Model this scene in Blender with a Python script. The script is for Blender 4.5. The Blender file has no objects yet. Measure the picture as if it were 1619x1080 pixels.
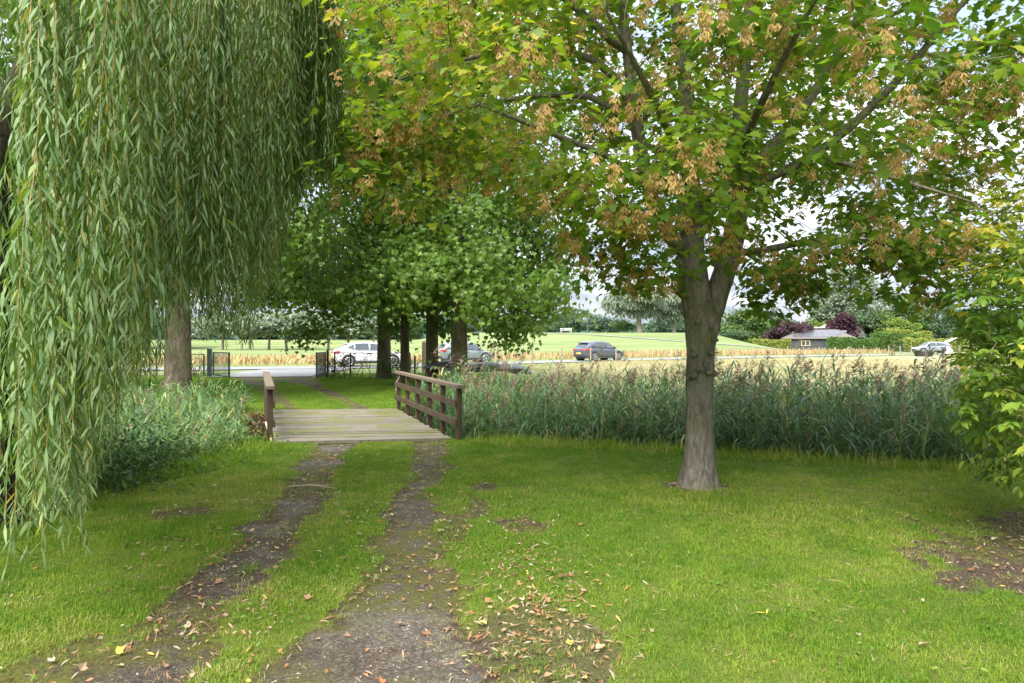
import bpy, math, random
import numpy as np
from math import radians, sin, cos, pi
from mathutils import Vector, Matrix

R = np.random.default_rng(11)
random.seed(11)
scene = bpy.context.scene
C = scene.collection

# ------------------------------------------------------------------ camera, sky, sun, exposure
cam_d = bpy.data.cameras.new('camera')
cam = bpy.data.objects.new('camera', cam_d); C.objects.link(cam)
cam.location = (0, 0, 1.6); cam.rotation_euler = (radians(90), 0, 0)
cam_d.sensor_width = 36; cam_d.lens = 24.0
cam_d.clip_start = 0.05; cam_d.clip_end = 3000
scene.camera = cam
SUN_EL, SUN_AZ = 52.0, 205.0          # degrees; azimuth measured clockwise from +Y (behind the camera, a little left)
world = bpy.data.worlds.new('World'); scene.world = world; world.use_nodes = True
nt = world.node_tree; nt.nodes.clear()
def wn(t, **k):
    n = nt.nodes.new(t)
    for a, b in k.items(): setattr(n, a, b)
    return n
sky = wn('ShaderNodeTexSky', sky_type='NISHITA', sun_disc=False)
sky.sun_elevation = radians(SUN_EL); sky.sun_rotation = radians(SUN_AZ); sky.air_density = 1.0; sky.dust_density = 1.5
tc = wn('ShaderNodeTexCoord'); sep = wn('ShaderNodeSeparateXYZ'); nt.links.new(tc.outputs['Generated'], sep.inputs[0])
mz = wn('ShaderNodeMath', operation='ABSOLUTE'); nt.links.new(sep.outputs[2], mz.inputs[0])
az = wn('ShaderNodeMath', operation='ADD'); az.inputs[1].default_value = 0.22; nt.links.new(mz.outputs[0], az.inputs[0])
dx = wn('ShaderNodeMath', operation='DIVIDE'); dy = wn('ShaderNodeMath', operation='DIVIDE')
nt.links.new(sep.outputs[0], dx.inputs[0]); nt.links.new(az.outputs[0], dx.inputs[1])
nt.links.new(sep.outputs[1], dy.inputs[0]); nt.links.new(az.outputs[0], dy.inputs[1])
cmb = wn('ShaderNodeCombineXYZ'); nt.links.new(dx.outputs[0], cmb.inputs[0]); nt.links.new(dy.outputs[0], cmb.inputs[1])
cn = wn('ShaderNodeTexNoise'); cn.inputs['Scale'].default_value = 1.3; cn.inputs['Detail'].default_value = 7; cn.inputs['Roughness'].default_value = 0.55
nt.links.new(cmb.outputs[0], cn.inputs['Vector'])
cr = wn('ShaderNodeValToRGB'); cr.color_ramp.elements[0].position = 0.40; cr.color_ramp.elements[1].position = 0.60
cr.color_ramp.elements[0].color = (0.6, 0.6, 0.6, 1); cr.color_ramp.elements[1].color = (1, 1, 1, 1)
nt.links.new(cn.outputs['Fac'], cr.inputs[0])
cn2 = wn('ShaderNodeTexNoise'); cn2.inputs['Scale'].default_value = 2.7; cn2.inputs['Detail'].default_value = 5
nt.links.new(cmb.outputs[0], cn2.inputs['Vector'])
cc = wn('ShaderNodeMixRGB'); cc.inputs[1].default_value = (4.3, 5.0, 6.2, 1); cc.inputs[2].default_value = (9.6, 9.6, 9.7, 1)
cs = wn('ShaderNodeValToRGB'); cs.color_ramp.elements[0].position = 0.38; cs.color_ramp.elements[1].position = 0.64; nt.links.new(cn2.outputs['Fac'], cs.inputs[0]); nt.links.new(cs.outputs[0], cc.inputs[0])
mx = wn('ShaderNodeMixRGB'); nt.links.new(cr.outputs[0], mx.inputs[0]); nt.links.new(sky.outputs[0], mx.inputs[1]); nt.links.new(cc.outputs[0], mx.inputs[2])
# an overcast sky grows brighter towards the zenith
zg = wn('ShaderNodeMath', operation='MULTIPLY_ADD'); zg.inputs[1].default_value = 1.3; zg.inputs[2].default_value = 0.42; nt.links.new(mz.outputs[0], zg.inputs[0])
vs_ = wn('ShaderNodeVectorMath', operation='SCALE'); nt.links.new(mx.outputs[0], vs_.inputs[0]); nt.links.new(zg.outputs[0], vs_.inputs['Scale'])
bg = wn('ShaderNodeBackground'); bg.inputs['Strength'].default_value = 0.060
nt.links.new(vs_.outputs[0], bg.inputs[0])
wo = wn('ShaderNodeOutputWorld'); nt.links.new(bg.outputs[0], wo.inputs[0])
sun_d = bpy.data.lights.new('sun', 'SUN'); sun = bpy.data.objects.new('sun', sun_d); C.objects.link(sun)
sun_d.energy = 1.9; sun_d.angle = radians(40); sun_d.color = (1.0, 0.95, 0.86)
_a, _e = radians(SUN_AZ), radians(SUN_EL)
sdir = Vector((sin(_a)*cos(_e), cos(_a)*cos(_e), sin(_e)))
sun.rotation_euler = sdir.to_track_quat('Z', 'Y').to_euler()
scene.view_settings.view_transform = 'Standard'; scene.view_settings.look = 'None'
scene.view_settings.exposure = 2.25; scene.view_settings.gamma = 1
scene.render.engine = 'CYCLES'
scene.cycles.use_denoising = True
scene.cycles.max_bounces = 8; scene.cycles.diffuse_bounces = 4; scene.cycles.transmission_bounces = 6; scene.cycles.transparent_max_bounces = 4

F = 1080.0
def P(px, py, d):                      # a point of the place from its bearing and its distance ahead
    return np.array([(px-809.5)/F*d, d, 1.6-(py-540)/F*d])

# ------------------------------------------------------------------ helpers
def tag(o, label=None, cat=None, group=None, kind=None):
    if label: o['label'] = label
    if cat: o['category'] = cat
    if group: o['group'] = group
    if kind: o['kind'] = kind
    return o
def link(name, me, parent=None, loc=None):
    o = bpy.data.objects.new(name, me); C.objects.link(o)
    if parent is not None: o.parent = parent
    if loc is not None: o.location = loc
    return o
def empty(name, label, cat, loc=(0,0,0), rz=0, group=None):
    o = bpy.data.objects.new(name, None); C.objects.link(o); o.empty_display_size = .2
    o.location = loc; o.rotation_euler = (0, 0, rz)
    return tag(o, label, cat, group)
def mk(name, V, Fa, mats, tint=None, smooth=False, attrs=None):
    """mesh from a vertex array and a face array (n,3) or (n,4)"""
    V = np.asarray(V, dtype=np.float32); Fa = np.asarray(Fa, dtype=np.int32)
    me = bpy.data.meshes.new(name)
    n, k = Fa.shape
    me.vertices.add(len(V)); me.vertices.foreach_set('co', V.ravel())
    me.loops.add(n*k); me.loops.foreach_set('vertex_index', Fa.ravel())
    me.polygons.add(n); me.polygons.foreach_set('loop_start', np.arange(0, n*k, k, dtype=np.int32))
    me.polygons.foreach_set('loop_total', np.full(n, k, dtype=np.int32))
    me.polygons.foreach_set('use_smooth', np.full(n, smooth, dtype=bool))
    me.update(calc_edges=True)
    if tint is not None:
        a = me.attributes.new('tint', 'FLOAT', 'POINT'); a.data.foreach_set('value', np.asarray(tint, dtype=np.float32))
    for an, av in (attrs or {}).items():
        a = me.attributes.new(an, 'FLOAT', 'POINT'); a.data.foreach_set('value', np.asarray(av, dtype=np.float32))
    for m in (mats if isinstance(mats, (list, tuple)) else [mats]): me.materials.append(m)
    return me
def norm(a): return a/np.maximum(np.linalg.norm(a, axis=-1, keepdims=True), 1e-9)

class MB:                              # collects boxes, tubes and polygons into one mesh
    def __init__(s): s.v = []; s.f = []
    def add(s, vs, fs):
        b = len(s.v); s.v += [tuple(map(float, p)) for p in vs]; s.f += [tuple(i+b for i in f) for f in fs]; return s
    def box(s, c, d, rz=0, M=None):
        hx, hy, hz = d[0]/2, d[1]/2, d[2]/2
        ps = [Vector((x, y, z)) for x in (-hx, hx) for y in (-hy, hy) for z in (-hz, hz)]
        m = M if M is not None else Matrix.Rotation(rz, 3, 'Z')
        ps = [m @ p + Vector(c) for p in ps]
        return s.add(ps, [(0,1,3,2),(4,6,7,5),(0,4,5,1),(2,3,7,6),(0,2,6,4),(1,5,7,3)])
    def beam(s, a, b, w, h, up=(0,0,1)):
        a, b = Vector(a), Vector(b); x = (b-a).normalized(); z = Vector(up); y = z.cross(x)
        if y.length < 1e-4: y = Vector((0,1,0)).cross(x)
        y.normalize(); z = x.cross(y)
        M = Matrix((x, y, z)).transposed()
        return s.box((a+b)/2, ((b-a).length, w, h), M=M)
    def tube(s, pts, rs, n=8, cap=True):
        pts = [Vector(p) for p in pts]
        if not hasattr(rs, '__len__'): rs = [rs]*len(pts)
        t = (pts[1]-pts[0]).normalized(); u = t.orthogonal().normalized(); vs = []
        for i, p in enumerate(pts):
            t = (pts[min(i+1, len(pts)-1)]-pts[max(i-1, 0)]).normalized()
            u = (u-t*u.dot(t)).normalized(); w = t.cross(u)
            vs += [p+(u*cos(2*pi*k/n)+w*sin(2*pi*k/n))*rs[i] for k in range(n)]
        fs = [(i*n+k, i*n+(k+1) % n, (i+1)*n+(k+1) % n, (i+1)*n+k) for i in range(len(pts)-1) for k in range(n)]
        if cap: fs += [tuple(range(n))[::-1], tuple(range((len(pts)-1)*n, len(pts)*n))]
        return s.add(vs, fs)
    def mesh(s, name, mat, smooth=False):
        me = bpy.data.meshes.new(name); me.from_pydata(s.v, [], s.f)
        if smooth: me.polygons.foreach_set('use_smooth', np.full(len(s.f), True))
        for m in (mat if isinstance(mat, (list, tuple)) else [mat]): me.materials.append(m)
        me.update(); return me
    def build(s, name, mat, parent=None, smooth=False, bevel=0, loc=None):
        o = link(name, s.mesh(name, mat, smooth), parent, loc)
        if bevel:
            b = o.modifiers.new('bevel', 'BEVEL'); b.width = bevel; b.segments = 2; b.limit_method = 'ANGLE'
        return o

# value noise on the plane
_ng = np.random.default_rng(5).random((256, 256))
def vnoise(x, y):
    xi = np.floor(x).astype(int); yi = np.floor(y).astype(int); fx = x-xi; fy = y-yi
    fx = fx*fx*(3-2*fx); fy = fy*fy*(3-2*fy)
    g = lambda a, b: _ng[a % 256, b % 256]
    return (g(xi, yi)*(1-fx)+g(xi+1, yi)*fx)*(1-fy)+(g(xi, yi+1)*(1-fx)+g(xi+1, yi+1)*fx)*fy
def fbm(x, y, o=4):
    s = 0; a = .5; t = 0
    for i in range(o): s = s+a*vnoise(x*2**i+17.3*i, y*2**i+9.1*i); t += a; a *= .5
    return s/t
def sst(a, b, x):
    t = np.clip((x-a)/(b-a), 0, 1); return t*t*(3-2*t)

# ------------------------------------------------------------------ materials
def new_mat(name):
    m = bpy.data.materials.new(name); m.use_nodes = True; m.node_tree.nodes.clear()
    t = m.node_tree
    def N(ty, ins=None, **k):
        n = t.nodes.new(ty)
        for a, b in k.items(): setattr(n, a, b)
        for a, b in (ins or {}).items():
            if isinstance(b, bpy.types.NodeSocket): t.links.new(b, n.inputs[a])
            else: n.inputs[a].default_value = b
        return n
    return m, N
def c4(c): return (c[0], c[1], c[2], 1.0)
def ramp(N, fac, stops, interp='LINEAR'):
    n = N('ShaderNodeValToRGB', {0: fac}); r = n.color_ramp; r.interpolation = interp
    while len(r.elements) < len(stops): r.elements.new(0.5)
    for e, (p, c) in zip(r.elements, stops): e.position = p; e.color = c4(c) if len(c) == 3 else c
    return n.outputs[0]
def mix(N, f, a, b, mode='MIX'):
    return N('ShaderNodeMixRGB', {0: f, 1: c4(a) if isinstance(a, tuple) else a, 2: c4(b) if isinstance(b, tuple) else b}, blend_type=mode).outputs[0]
def noise(N, vec, scale, detail=4, rough=.55, dist=0):
    return N('ShaderNodeTexNoise', {'Vector': vec, 'Scale': scale, 'Detail': detail, 'Roughness': rough, 'Distortion': dist}).outputs['Fac']
def leaf_mat(name, stops, under=None, trans=.4, rough=.45, instancer=False, tcol=1.35, spec=.28):
    m, N = new_mat(name)
    at = N('ShaderNodeAttribute', attribute_name='tint', attribute_type='INSTANCER' if instancer else 'GEOMETRY')
    col = ramp(N, at.outputs['Fac'], stops)
    tcn = N('ShaderNodeTexCoord')
    nz = noise(N, tcn.outputs['Object'], 38, 2)
    col = mix(N, .35, col, ramp(N, nz, [(.3, (.55, .55, .5)), (.7, (1.25, 1.25, 1.15))]), 'MULTIPLY')
    top = col
    if under:
        g = N('ShaderNodeNewGeometry')
        col = mix(N, g.outputs['Backfacing'], col, mix(N, .65, col, under))
    bs = N('ShaderNodeBsdfPrincipled', {'Base Color': col, 'Roughness': rough, 'Specular IOR Level': spec})
    tr = N('ShaderNodeBsdfTranslucent', {'Color': mix(N, 1, top, (tcol, tcol*1.05, tcol*.5), 'MULTIPLY')})
    ms = N('ShaderNodeMixShader', {0: trans, 1: bs.outputs[0], 2: tr.outputs[0]})
    N('ShaderNodeOutputMaterial', {0: ms.outputs[0]})
    return m
def solid(name, stops, scale=6, rough=.8, bump=0, bscale=30, metal=0, stretch=(1,1,1), spec=.5, coat=0):
    m, N = new_mat(name)
    tcn = N('ShaderNodeTexCoord'); mp = N('ShaderNodeMapping', {0: tcn.outputs['Object'], 'Scale': stretch}).outputs[0]
    oi = N('ShaderNodeObjectInfo')
    off = N('ShaderNodeVectorMath', {0: mp, 1: oi.outputs['Random']}, operation='ADD').outputs[0]
    col = ramp(N, noise(N, off, scale, 6, .6), stops)
    ins = {'Base Color': col, 'Roughness': rough, 'Metallic': metal, 'Specular IOR Level': spec, 'Coat Weight': coat}
    if bump: ins['Normal'] = N('ShaderNodeBump', {'Height': noise(N, off, bscale, 6, .65), 'Strength': bump, 'Distance': .02}).outputs[0]
    bs = N('ShaderNodeBsdfPrincipled', ins); N('ShaderNodeOutputMaterial', {0: bs.outputs[0]})
    return m
def bark_mat(name, base, dark, pale, moss, mossamt=.5, vs=1.0, bump=.6):
    m, N = new_mat(name)
    tcn = N('ShaderNodeTexCoord')
    v = tcn.outputs['Object']
    mp = N('ShaderNodeMapping', {0: v, 'Scale': (1, 1, .28)}).outputs[0]
    n1 = noise(N, mp, 22*vs, 8, .65, .4); n2 = noise(N, v, 3.2*vs, 5, .6, .5); n3 = noise(N, mp, 5.5*vs, 6, .6, 1.0)
    col = ramp(N, n1, [(.28, dark), (.5, base), (.75, pale)])
    col = mix(N, ramp(N, n3, [(.50, (0,0,0)), (.60, (.75,.75,.75))]), col, dark)
    col = mix(N, ramp(N, n2, [(.60-.25*mossamt, (0,0,0)), (.75-.2*mossamt, (.8,.8,.8))]), col, moss)
    vor = N('ShaderNodeTexVoronoi', {'Vector': mp, 'Scale': 16*vs}, feature='DISTANCE_TO_EDGE').outputs[0]
    hh = N('ShaderNodeMath', {0: n1, 1: vor}, operation='ADD').outputs[0]
    col = mix(N, ramp(N, vor, [(.0, (.55,.55,.55)), (.09, (0,0,0))]), col, dark)
    bp = N('ShaderNodeBump', {'Height': hh, 'Strength': bump, 'Distance': .03}).outputs[0]
    bs = N('ShaderNodeBsdfPrincipled', {'Base Color': col, 'Roughness': .9, 'Normal': bp, 'Specular IOR Level': .2})
    N('ShaderNodeOutputMaterial', {0: bs.outputs[0]})
    return m

M = {}
M['maple_leaf'] = leaf_mat('maple leaf', [(0, (.06, .145, .02)), (.4, (.115, .21, .022)), (.68, (.21, .28, .025)), (.9, (.33, .35, .035)), (1, (.42, .36, .06))], under=(.18, .26, .08), trans=.5, rough=.42)
M['samara'] = leaf_mat('winged seeds', [(0, (.40, .23, .09)), (.5, (.55, .35, .14)), (1, (.68, .50, .22))], trans=.4, rough=.6, tcol=1.1)
M['plane_leaf'] = leaf_mat('plane leaf', [(0, (.075, .15, .022)), (.5, (.11, .20, .027)), (.9, (.165, .26, .033)), (1, (.30, .32, .05))], under=(.17, .25, .09), trans=.42, rough=.4)
M['willow_leaf'] = leaf_mat('willow leaf', [(0, (.05, .11, .022)), (.6, (.115, .20, .034)), (.93, (.21, .27, .05)), (1, (.42, .38, .08))], under=(.20, .30, .13), trans=.34, rough=.42)
M['willow_stem'] = solid('willow stem', [(.3, (.20, .17, .04)), (.7, (.34, .24, .08))], 8, .6)
M['shrub_leaf'] = leaf_mat('shrub leaf', [(0, (.08, .17, .03)), (.45, (.14, .25, .035)), (.8, (.30, .36, .05)), (1, (.52, .46, .08))], under=(.16, .24, .09), trans=.42, rough=.4)
M['reed_leaf'] = leaf_mat('reed leaf', [(0, (.065, .14, .062)), (.55, (.12, .21, .095)), (.85, (.20, .29, .08)), (1, (.48, .41, .19))], under=(.21, .30, .14), trans=.3, rough=.45)
M['plume'] = leaf_mat('reed plume', [(0, (.20, .13, .105)), (1, (.36, .27, .20))], trans=.2, rough=.9, tcol=1)
M['grass'] = leaf_mat('lawn grass', [(0, (.085, .185, .02)), (.35, (.155, .265, .022)), (.62, (.235, .32, .04)), (.82, (.35, .34, .10)), (1, (.45, .37, .20))], trans=.38, rough=.6, spec=.15, instancer=True, tcol=1.3)
M['straw'] = leaf_mat('straw grass', [(0, (.15, .19, .07)), (.4, (.32, .29, .16)), (1, (.46, .40, .26))], trans=.25, rough=.7, instancer=True, tcol=1.0)
M['crop'] = leaf_mat('dry roadside plants', [(0, (.20, .25, .09)), (.4, (.46, .36, .20)), (.8, (.52, .33, .19)), (1, (.40, .22, .14))], trans=.25, rough=.8, tcol=1.0)
M['bramble_leaf'] = leaf_mat('bramble leaf', [(0, (.03, .075, .02)), (.7, (.06, .13, .03)), (1, (.14, .2, .04))], under=(.1, .16, .08), trans=.3, rough=.4)
M['weed_leaf'] = leaf_mat('weed leaf', [(0, (.06, .15, .02)), (.7, (.12, .24, .03)), (1, (.22, .3, .05))], trans=.35, rough=.45)
M['brown_leaf'] = leaf_mat('withered leaf', [(0, (.10, .05, .03)), (1, (.24, .13, .07))], trans=.15, rough=.8, tcol=1)
M['fallen'] = leaf_mat('fallen leaf', [(0, (.13, .075, .045)), (.3, (.34, .15, .06)), (.5, (.31, .19, .11)), (.8, (.37, .28, .19)), (.95, (.36, .34, .26)), (1, (.5, .42, .08))], trans=.15, rough=.7, tcol=1)
for nm, st in {
    'far_dark': [(0, (.05, .09, .05)), (1, (.09, .145, .07))],
    'far_green': [(0, (.06, .12, .04)), (1, (.13, .2, .06))],
    'far_yellow': [(0, (.13, .20, .04)), (1, (.26, .32, .08))],
    'far_silver': [(0, (.17, .22, .17)), (1, (.31, .37, .30))],
    'far_blue': [(0, (.065, .115, .09)), (1, (.12, .185, .13))],
    'far_purple': [(0, (.05, .025, .04)), (1, (.13, .07, .10))],
    'hedge': [(0, (.05, .12, .03)), (1, (.14, .22, .05))],
    'hedge_yellow': [(0, (.16, .22, .04)), (1, (.32, .34, .09))]}.items():
    M[nm] = leaf_mat(nm.replace('_', ' ')+' foliage', st, trans=.25, rough=.6, spec=.2)
M['bark_maple'] = bark_mat('sycamore bark', (.215, .192, .155), (.11, .094, .072), (.31, .285, .235), (.15, .155, .07), .40, 1.0, .8)
M['bark_plane'] = bark_mat('plane bark', (.15, .12, .085), (.06, .047, .035), (.26, .22, .16), (.09, .11, .035), .6, .8)
M['bark_willow'] = bark_mat('willow bark', (.08, .062, .045), (.03, .024, .018), (.14, .115, .085), (.06, .07, .025), .4, .8, .9)
M['bark_far'] = solid('pale far bark', [(.3, (.22, .18, .13)), (.7, (.36, .31, .24))], 2, .9)
M['wood_brown'] = solid('stained brown timber', [(.25, (.032, .020, .011)), (.55, (.068, .042, .023)), (.8, (.11, .076, .046))], 5, .65, .35, 40, stretch=(1, 1, .3))
M['wood_cap'] = solid('weathered handrail', [(.25, (.10, .072, .048)), (.6, (.17, .13, .09)), (.85, (.15, .14, .07))], 5, .75, .35, 40)
M['rope'] = solid('white cord', [(.3, (.6, .58, .52)), (.7, (.75, .73, .68))], 20, .8)
M['post'] = solid('grey fence post', [(.3, (.20, .17, .12)), (.7, (.36, .31, .24))], 6, .9, .2, 30)
M['wire'] = solid('fence wire', [(.3, (.25, .25, .25)), (.7, (.35, .35, .35))], 5, .5, metal=.6)
M['green_metal'] = solid('dark green metal', [(.3, (.012, .028, .02)), (.7, (.025, .05, .035))], 6, .45)
M['rusty_rail'] = solid('rusty rail', [(.3, (.08, .04, .03)), (.7, (.16, .08, .05))], 8, .8)
M['tarp'] = solid('dark tarpaulin', [(.3, (.05, .052, .06)), (.7, (.13, .13, .15))], 2.5, .42, .2, 7)
M['boards'] = solid('black stained boards', [(.3, (.03, .033, .038)), (.7, (.06, .064, .072))], 5, .7, stretch=(.3, .3, 3))
M['tiles'] = solid('grey roof tiles', [(.3, (.10, .088, .085)), (.7, (.17, .15, .14))], 6, .8, .4, 9)
M['solar'] = solid('solar panel glass', [(.3, (.06, .06, .07)), (.7, (.10, .10, .115))], .6, .35, spec=.8)
M['white'] = solid('white painted wood', [(.3, (.68, .68, .66)), (.7, (.8, .8, .78))], 3, .5)
M['glass'] = solid('window glass', [(.3, (.03, .04, .045)), (.7, (.06, .07, .08))], 2, .08, spec=1)
M['window_pale'] = solid('light window frame', [(.3, (.45, .38, .22)), (.7, (.6, .52, .33))], 3, .5)
M['tyre'] = solid('tyre rubber', [(.3, (.015, .015, .016)), (.7, (.03, .03, .03))], 9, .85)
M['rim'] = solid('alloy rim', [(.3, (.5, .5, .52)), (.7, (.62, .62, .64))], 9, .3, metal=.7)
M['black_plastic'] = solid('black plastic', [(.3, (.015, .015, .017)), (.7, (.035, .035, .038))], 6, .6)
M['tail_red'] = solid('red lamp glass', [(.3, (.42, .02, .02)), (.7, (.6, .04, .03))], 9, .15)
M['lamp_clear'] = solid('clear lamp glass', [(.3, (.55, .57, .6)), (.7, (.7, .72, .75))], 9, .1)
M['plate'] = solid('yellow plate', [(.3, (.75, .52, .08)), (.7, (.82, .6, .12))], 9, .4)
M['paint_white'] = solid('white car paint', [(.3, (.72, .73, .75)), (.7, (.78, .79, .8))], 1, .25, coat=1)
M['paint_grey'] = solid('blue grey car paint', [(.3, (.085, .10, .135)), (.7, (.11, .13, .165))], 1, .28, metal=.5, coat=1)
M['paint_green'] = solid('grey green car paint', [(.3, (.16, .20, .19)), (.7, (.20, .25, .235))], 1, .28, metal=.3, coat=1)
M['paint_silver'] = solid('silver car paint', [(.3, (.24, .28, .33)), (.7, (.30, .34, .40))], 1, .28, metal=.3, coat=1)
M['twig'] = solid('bare twig', [(.3, (.13, .09, .06)), (.7, (.24, .17, .11))], 15, .9)
M['stick'] = solid('pale stick', [(.3, (.40, .30, .2)), (.7, (.55, .43, .3))], 15, .9)

# planks of the bridge
m, N = new_mat('weathered bridge plank'); M['plank'] = m
tcn = N('ShaderNodeTexCoord'); oi = N('ShaderNodeObjectInfo')
v = N('ShaderNodeVectorMath', {0: tcn.outputs['Object'], 1: N('ShaderNodeCombineXYZ', {2: N('ShaderNodeMath', {0: oi.outputs['Random'], 1: 40}, operation='MULTIPLY').outputs[0]}).outputs[0]}, operation='ADD').outputs[0]
gr = noise(N, N('ShaderNodeMapping', {0: v, 'Scale': (2, 28, 10)}).outputs[0], 2.2, 8, .65)
col = ramp(N, gr, [(.25, (.075, .062, .048)), (.5, (.165, .145, .115)), (.8, (.26, .235, .19))])
col = mix(N, .5, col, ramp(N, oi.outputs['Random'], [(0, (.6, .58, .55)), (1, (1.35, 1.3, 1.2))]), 'MULTIPLY')
geo = N('ShaderNodeNewGeometry')
ms = noise(N, geo.outputs['Position'], 1.3, 6, .65, .3)
col = mix(N, ramp(N, ms, [(.46, (0,0,0)), (.58, (.85,.85,.85))]), col, (.12, .125, .035))
bp = N('ShaderNodeBump', {'Height': gr, 'Strength': .5, 'Distance': .01}).outputs[0]
N('ShaderNodeOutputMaterial', {0: N('ShaderNodeBsdfPrincipled', {'Base Color': col, 'Roughness': .85, 'Normal': bp}).outputs[0]})

# ground: colours of turf, worn track, soil, moss and straw chosen by attributes of the terrain
def ground_mat(name, kind):
    m, N = new_mat(name)
    g = N('ShaderNodeNewGeometry').outputs['Position']
    A = lambda n: N('ShaderNodeAttribute', attribute_name=n).outputs['Fac']
    nf = noise(N, g, 55, 6, .7); nm = noise(N, g, 7, 6, .62); nb = noise(N, g, .8, 5, .6); nh = noise(N, g, 160, 3, .7)
    turf = ramp(N, nf, [(.3, (.05, .075, .012)), (.55, (.11, .15, .02)), (.8, (.17, .21, .035))])
    turf = mix(N, ramp(N, nm, [(.45, (0,0,0)), (.75, (.7,.7,.7))]), turf, (.14, .12, .05))
    soil = ramp(N, nf, [(.3, (.042, .030, .022)), (.55, (.085, .062, .046)), (.75, (.17, .13, .095))])
    soil = mix(N, ramp(N, nm, [(.5, (0,0,0)), (.68, (.6,.6,.6))]), soil, (.10, .10, .03))
    asph = ramp(N, nh, [(.34, (.07, .062, .052)), (.5, (.135, .122, .105)), (.68, (.28, .26, .23))])
    asph = mix(N, ramp(N, nb, [(.38, (0,0,0)), (.58, (.75,.75,.75))]), asph, ramp(N, nf, [(.35, (.04, .03, .022)), (.7, (.13, .10, .075))]))
    peb = N('ShaderNodeTexVoronoi', {'Vector': g, 'Scale': 70}).outputs['Color']
    asph = mix(N, .75, asph, ramp(N, N('ShaderNodeSeparateColor', {0: peb}).outputs[0], [(.2, (.65, .63, .6)), (.75, (1.0, .98, .95)), (.95, (1.7, 1.65, 1.6))]), 'MULTIPLY')
    soil = mix(N, .5, soil, ramp(N, N('ShaderNodeSeparateColor', {0: peb}).outputs[1], [(.2, (.65, .65, .65)), (.8, (1.1, 1.1, 1.1)), (.95, (1.8, 1.7, 1.6))]), 'MULTIPLY')
    asph = mix(N, .6, asph, ramp(N, nm, [(.3, (.55, .55, .55)), (.7, (1.3, 1.28, 1.25))]), 'MULTIPLY')
    mossc = ramp(N, nf, [(.3, (.045, .045, .012)), (.7, (.14, .14, .03))])
    if kind in ('lawn', 'track'):
        track = mix(N, A('hard'), soil, asph)
        mm = N('ShaderNodeMath', {0: A('moss'), 1: ramp(N, nm, [(.38, (0,0,0)), (.52, (1,1,1))])}, operation='MULTIPLY').outputs[0]
        track = mix(N, mm, track, mossc)
        edge = N('ShaderNodeMath', {0: A('soil'), 1: N('ShaderNodeMath', {0: nm, 1: .5}, operation='MULTIPLY_ADD').outputs[0]}, operation='ADD').outputs[0]
        col = mix(N, ramp(N, A('soil'), [(.3, (0,0,0)), (.55, (1,1,1))]), turf, track)
    elif kind == 'meadow':
        st = ramp(N, nf, [(.3, (.24, .22, .13)), (.55, (.35, .315, .19)), (.8, (.46, .41, .27))])
        mp = N('ShaderNodeMapping', {0: g, 'Scale': (.25, 1.0, 1)}).outputs[0]
        col = mix(N, ramp(N, noise(N, mp, .55, 6, .62), [(.42, (0,0,0)), (.68, (.75,.75,.75))]), st, (.17, .24, .055))
    elif kind == 'field':
        mp = N('ShaderNodeMapping', {0: g, 'Scale': (.15, 1.0, 1)}).outputs[0]
        col = ramp(N, noise(N, mp, .35, 6, .62), [(.3, (.12, .165, .06)), (.55, (.18, .225, .085)), (.75, (.28, .27, .13))])
        col = mix(N, .4, col, ramp(N, noise(N, g, 2.2, 4, .7), [(.3, (.6, .6, .6)), (.7, (1.2, 1.2, 1.2))]), 'MULTIPLY')
    elif kind == 'ditch':
        col = ramp(N, nf, [(.3, (.015, .013, .008)), (.6, (.04, .035, .018)), (.8, (.08, .075, .03))])
    elif kind == 'road':
        col = ramp(N, nh, [(.3, (.19, .19, .195)), (.6, (.26, .26, .265)), (.8, (.33, .33, .33))])
        col = mix(N, .5, col, ramp(N, noise(N, g, .5, 5), [(.3, (.8, .8, .8)), (.7, (1.15, 1.15, 1.15))]), 'MULTIPLY')
    bp = N('ShaderNodeBump', {'Height': nf, 'Strength': .8, 'Distance': .03}).outputs[0]
    N('ShaderNodeOutputMaterial', {0: N('ShaderNodeBsdfPrincipled', {'Base Color': col, 'Roughness': .92, 'Normal': bp, 'Specular IOR Level': .15}).outputs[0]})
    return m
for k in ('lawn', 'track', 'meadow', 'field', 'ditch', 'road'): M['g_'+k] = ground_mat(k+' ground', k)

# ------------------------------------------------------------------ terrain functions
DITCH = [np.array(p) for p in (
    [(-.75, 11.15), (2, 10.2), (5.5, 8.7), (12, 5.6), (30, -2), (34, 7), (12, 12.6), (6, 14.6), (0, 16.0), (-2.6, 16.3),
     (-5.6, 15.9), (-7.5, 16.6), (-10, 17.2), (-15, 15), (-26, 11), (-26, 4.5), (-9, 6.9), (-5.6, 7.3), (-4.3, 7.8), (-4.05, 8.8), (-3.85, 10.75)])]
def poly_sd(x, y, poly):               # signed distance, positive inside
    x = np.asarray(x, float); y = np.asarray(y, float)
    d = np.full(x.shape, 1e9); inside = np.zeros(x.shape, bool)
    for i in range(len(poly)):
        a = poly[i]; b = poly[(i+1) % len(poly)]; e = b-a
        t = np.clip(((x-a[0])*e[0]+(y-a[1])*e[1])/(e@e), 0, 1)
        d = np.minimum(d, np.hypot(x-a[0]-t*e[0], y-a[1]-t*e[1]))
        c = ((a[1] > y) != (b[1] > y)) & (x < (b[0]-a[0])*(y-a[1])/(b[1]-a[1]+1e-12)+a[0])
        inside ^= c
    return np.where(inside, d, -d)
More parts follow.
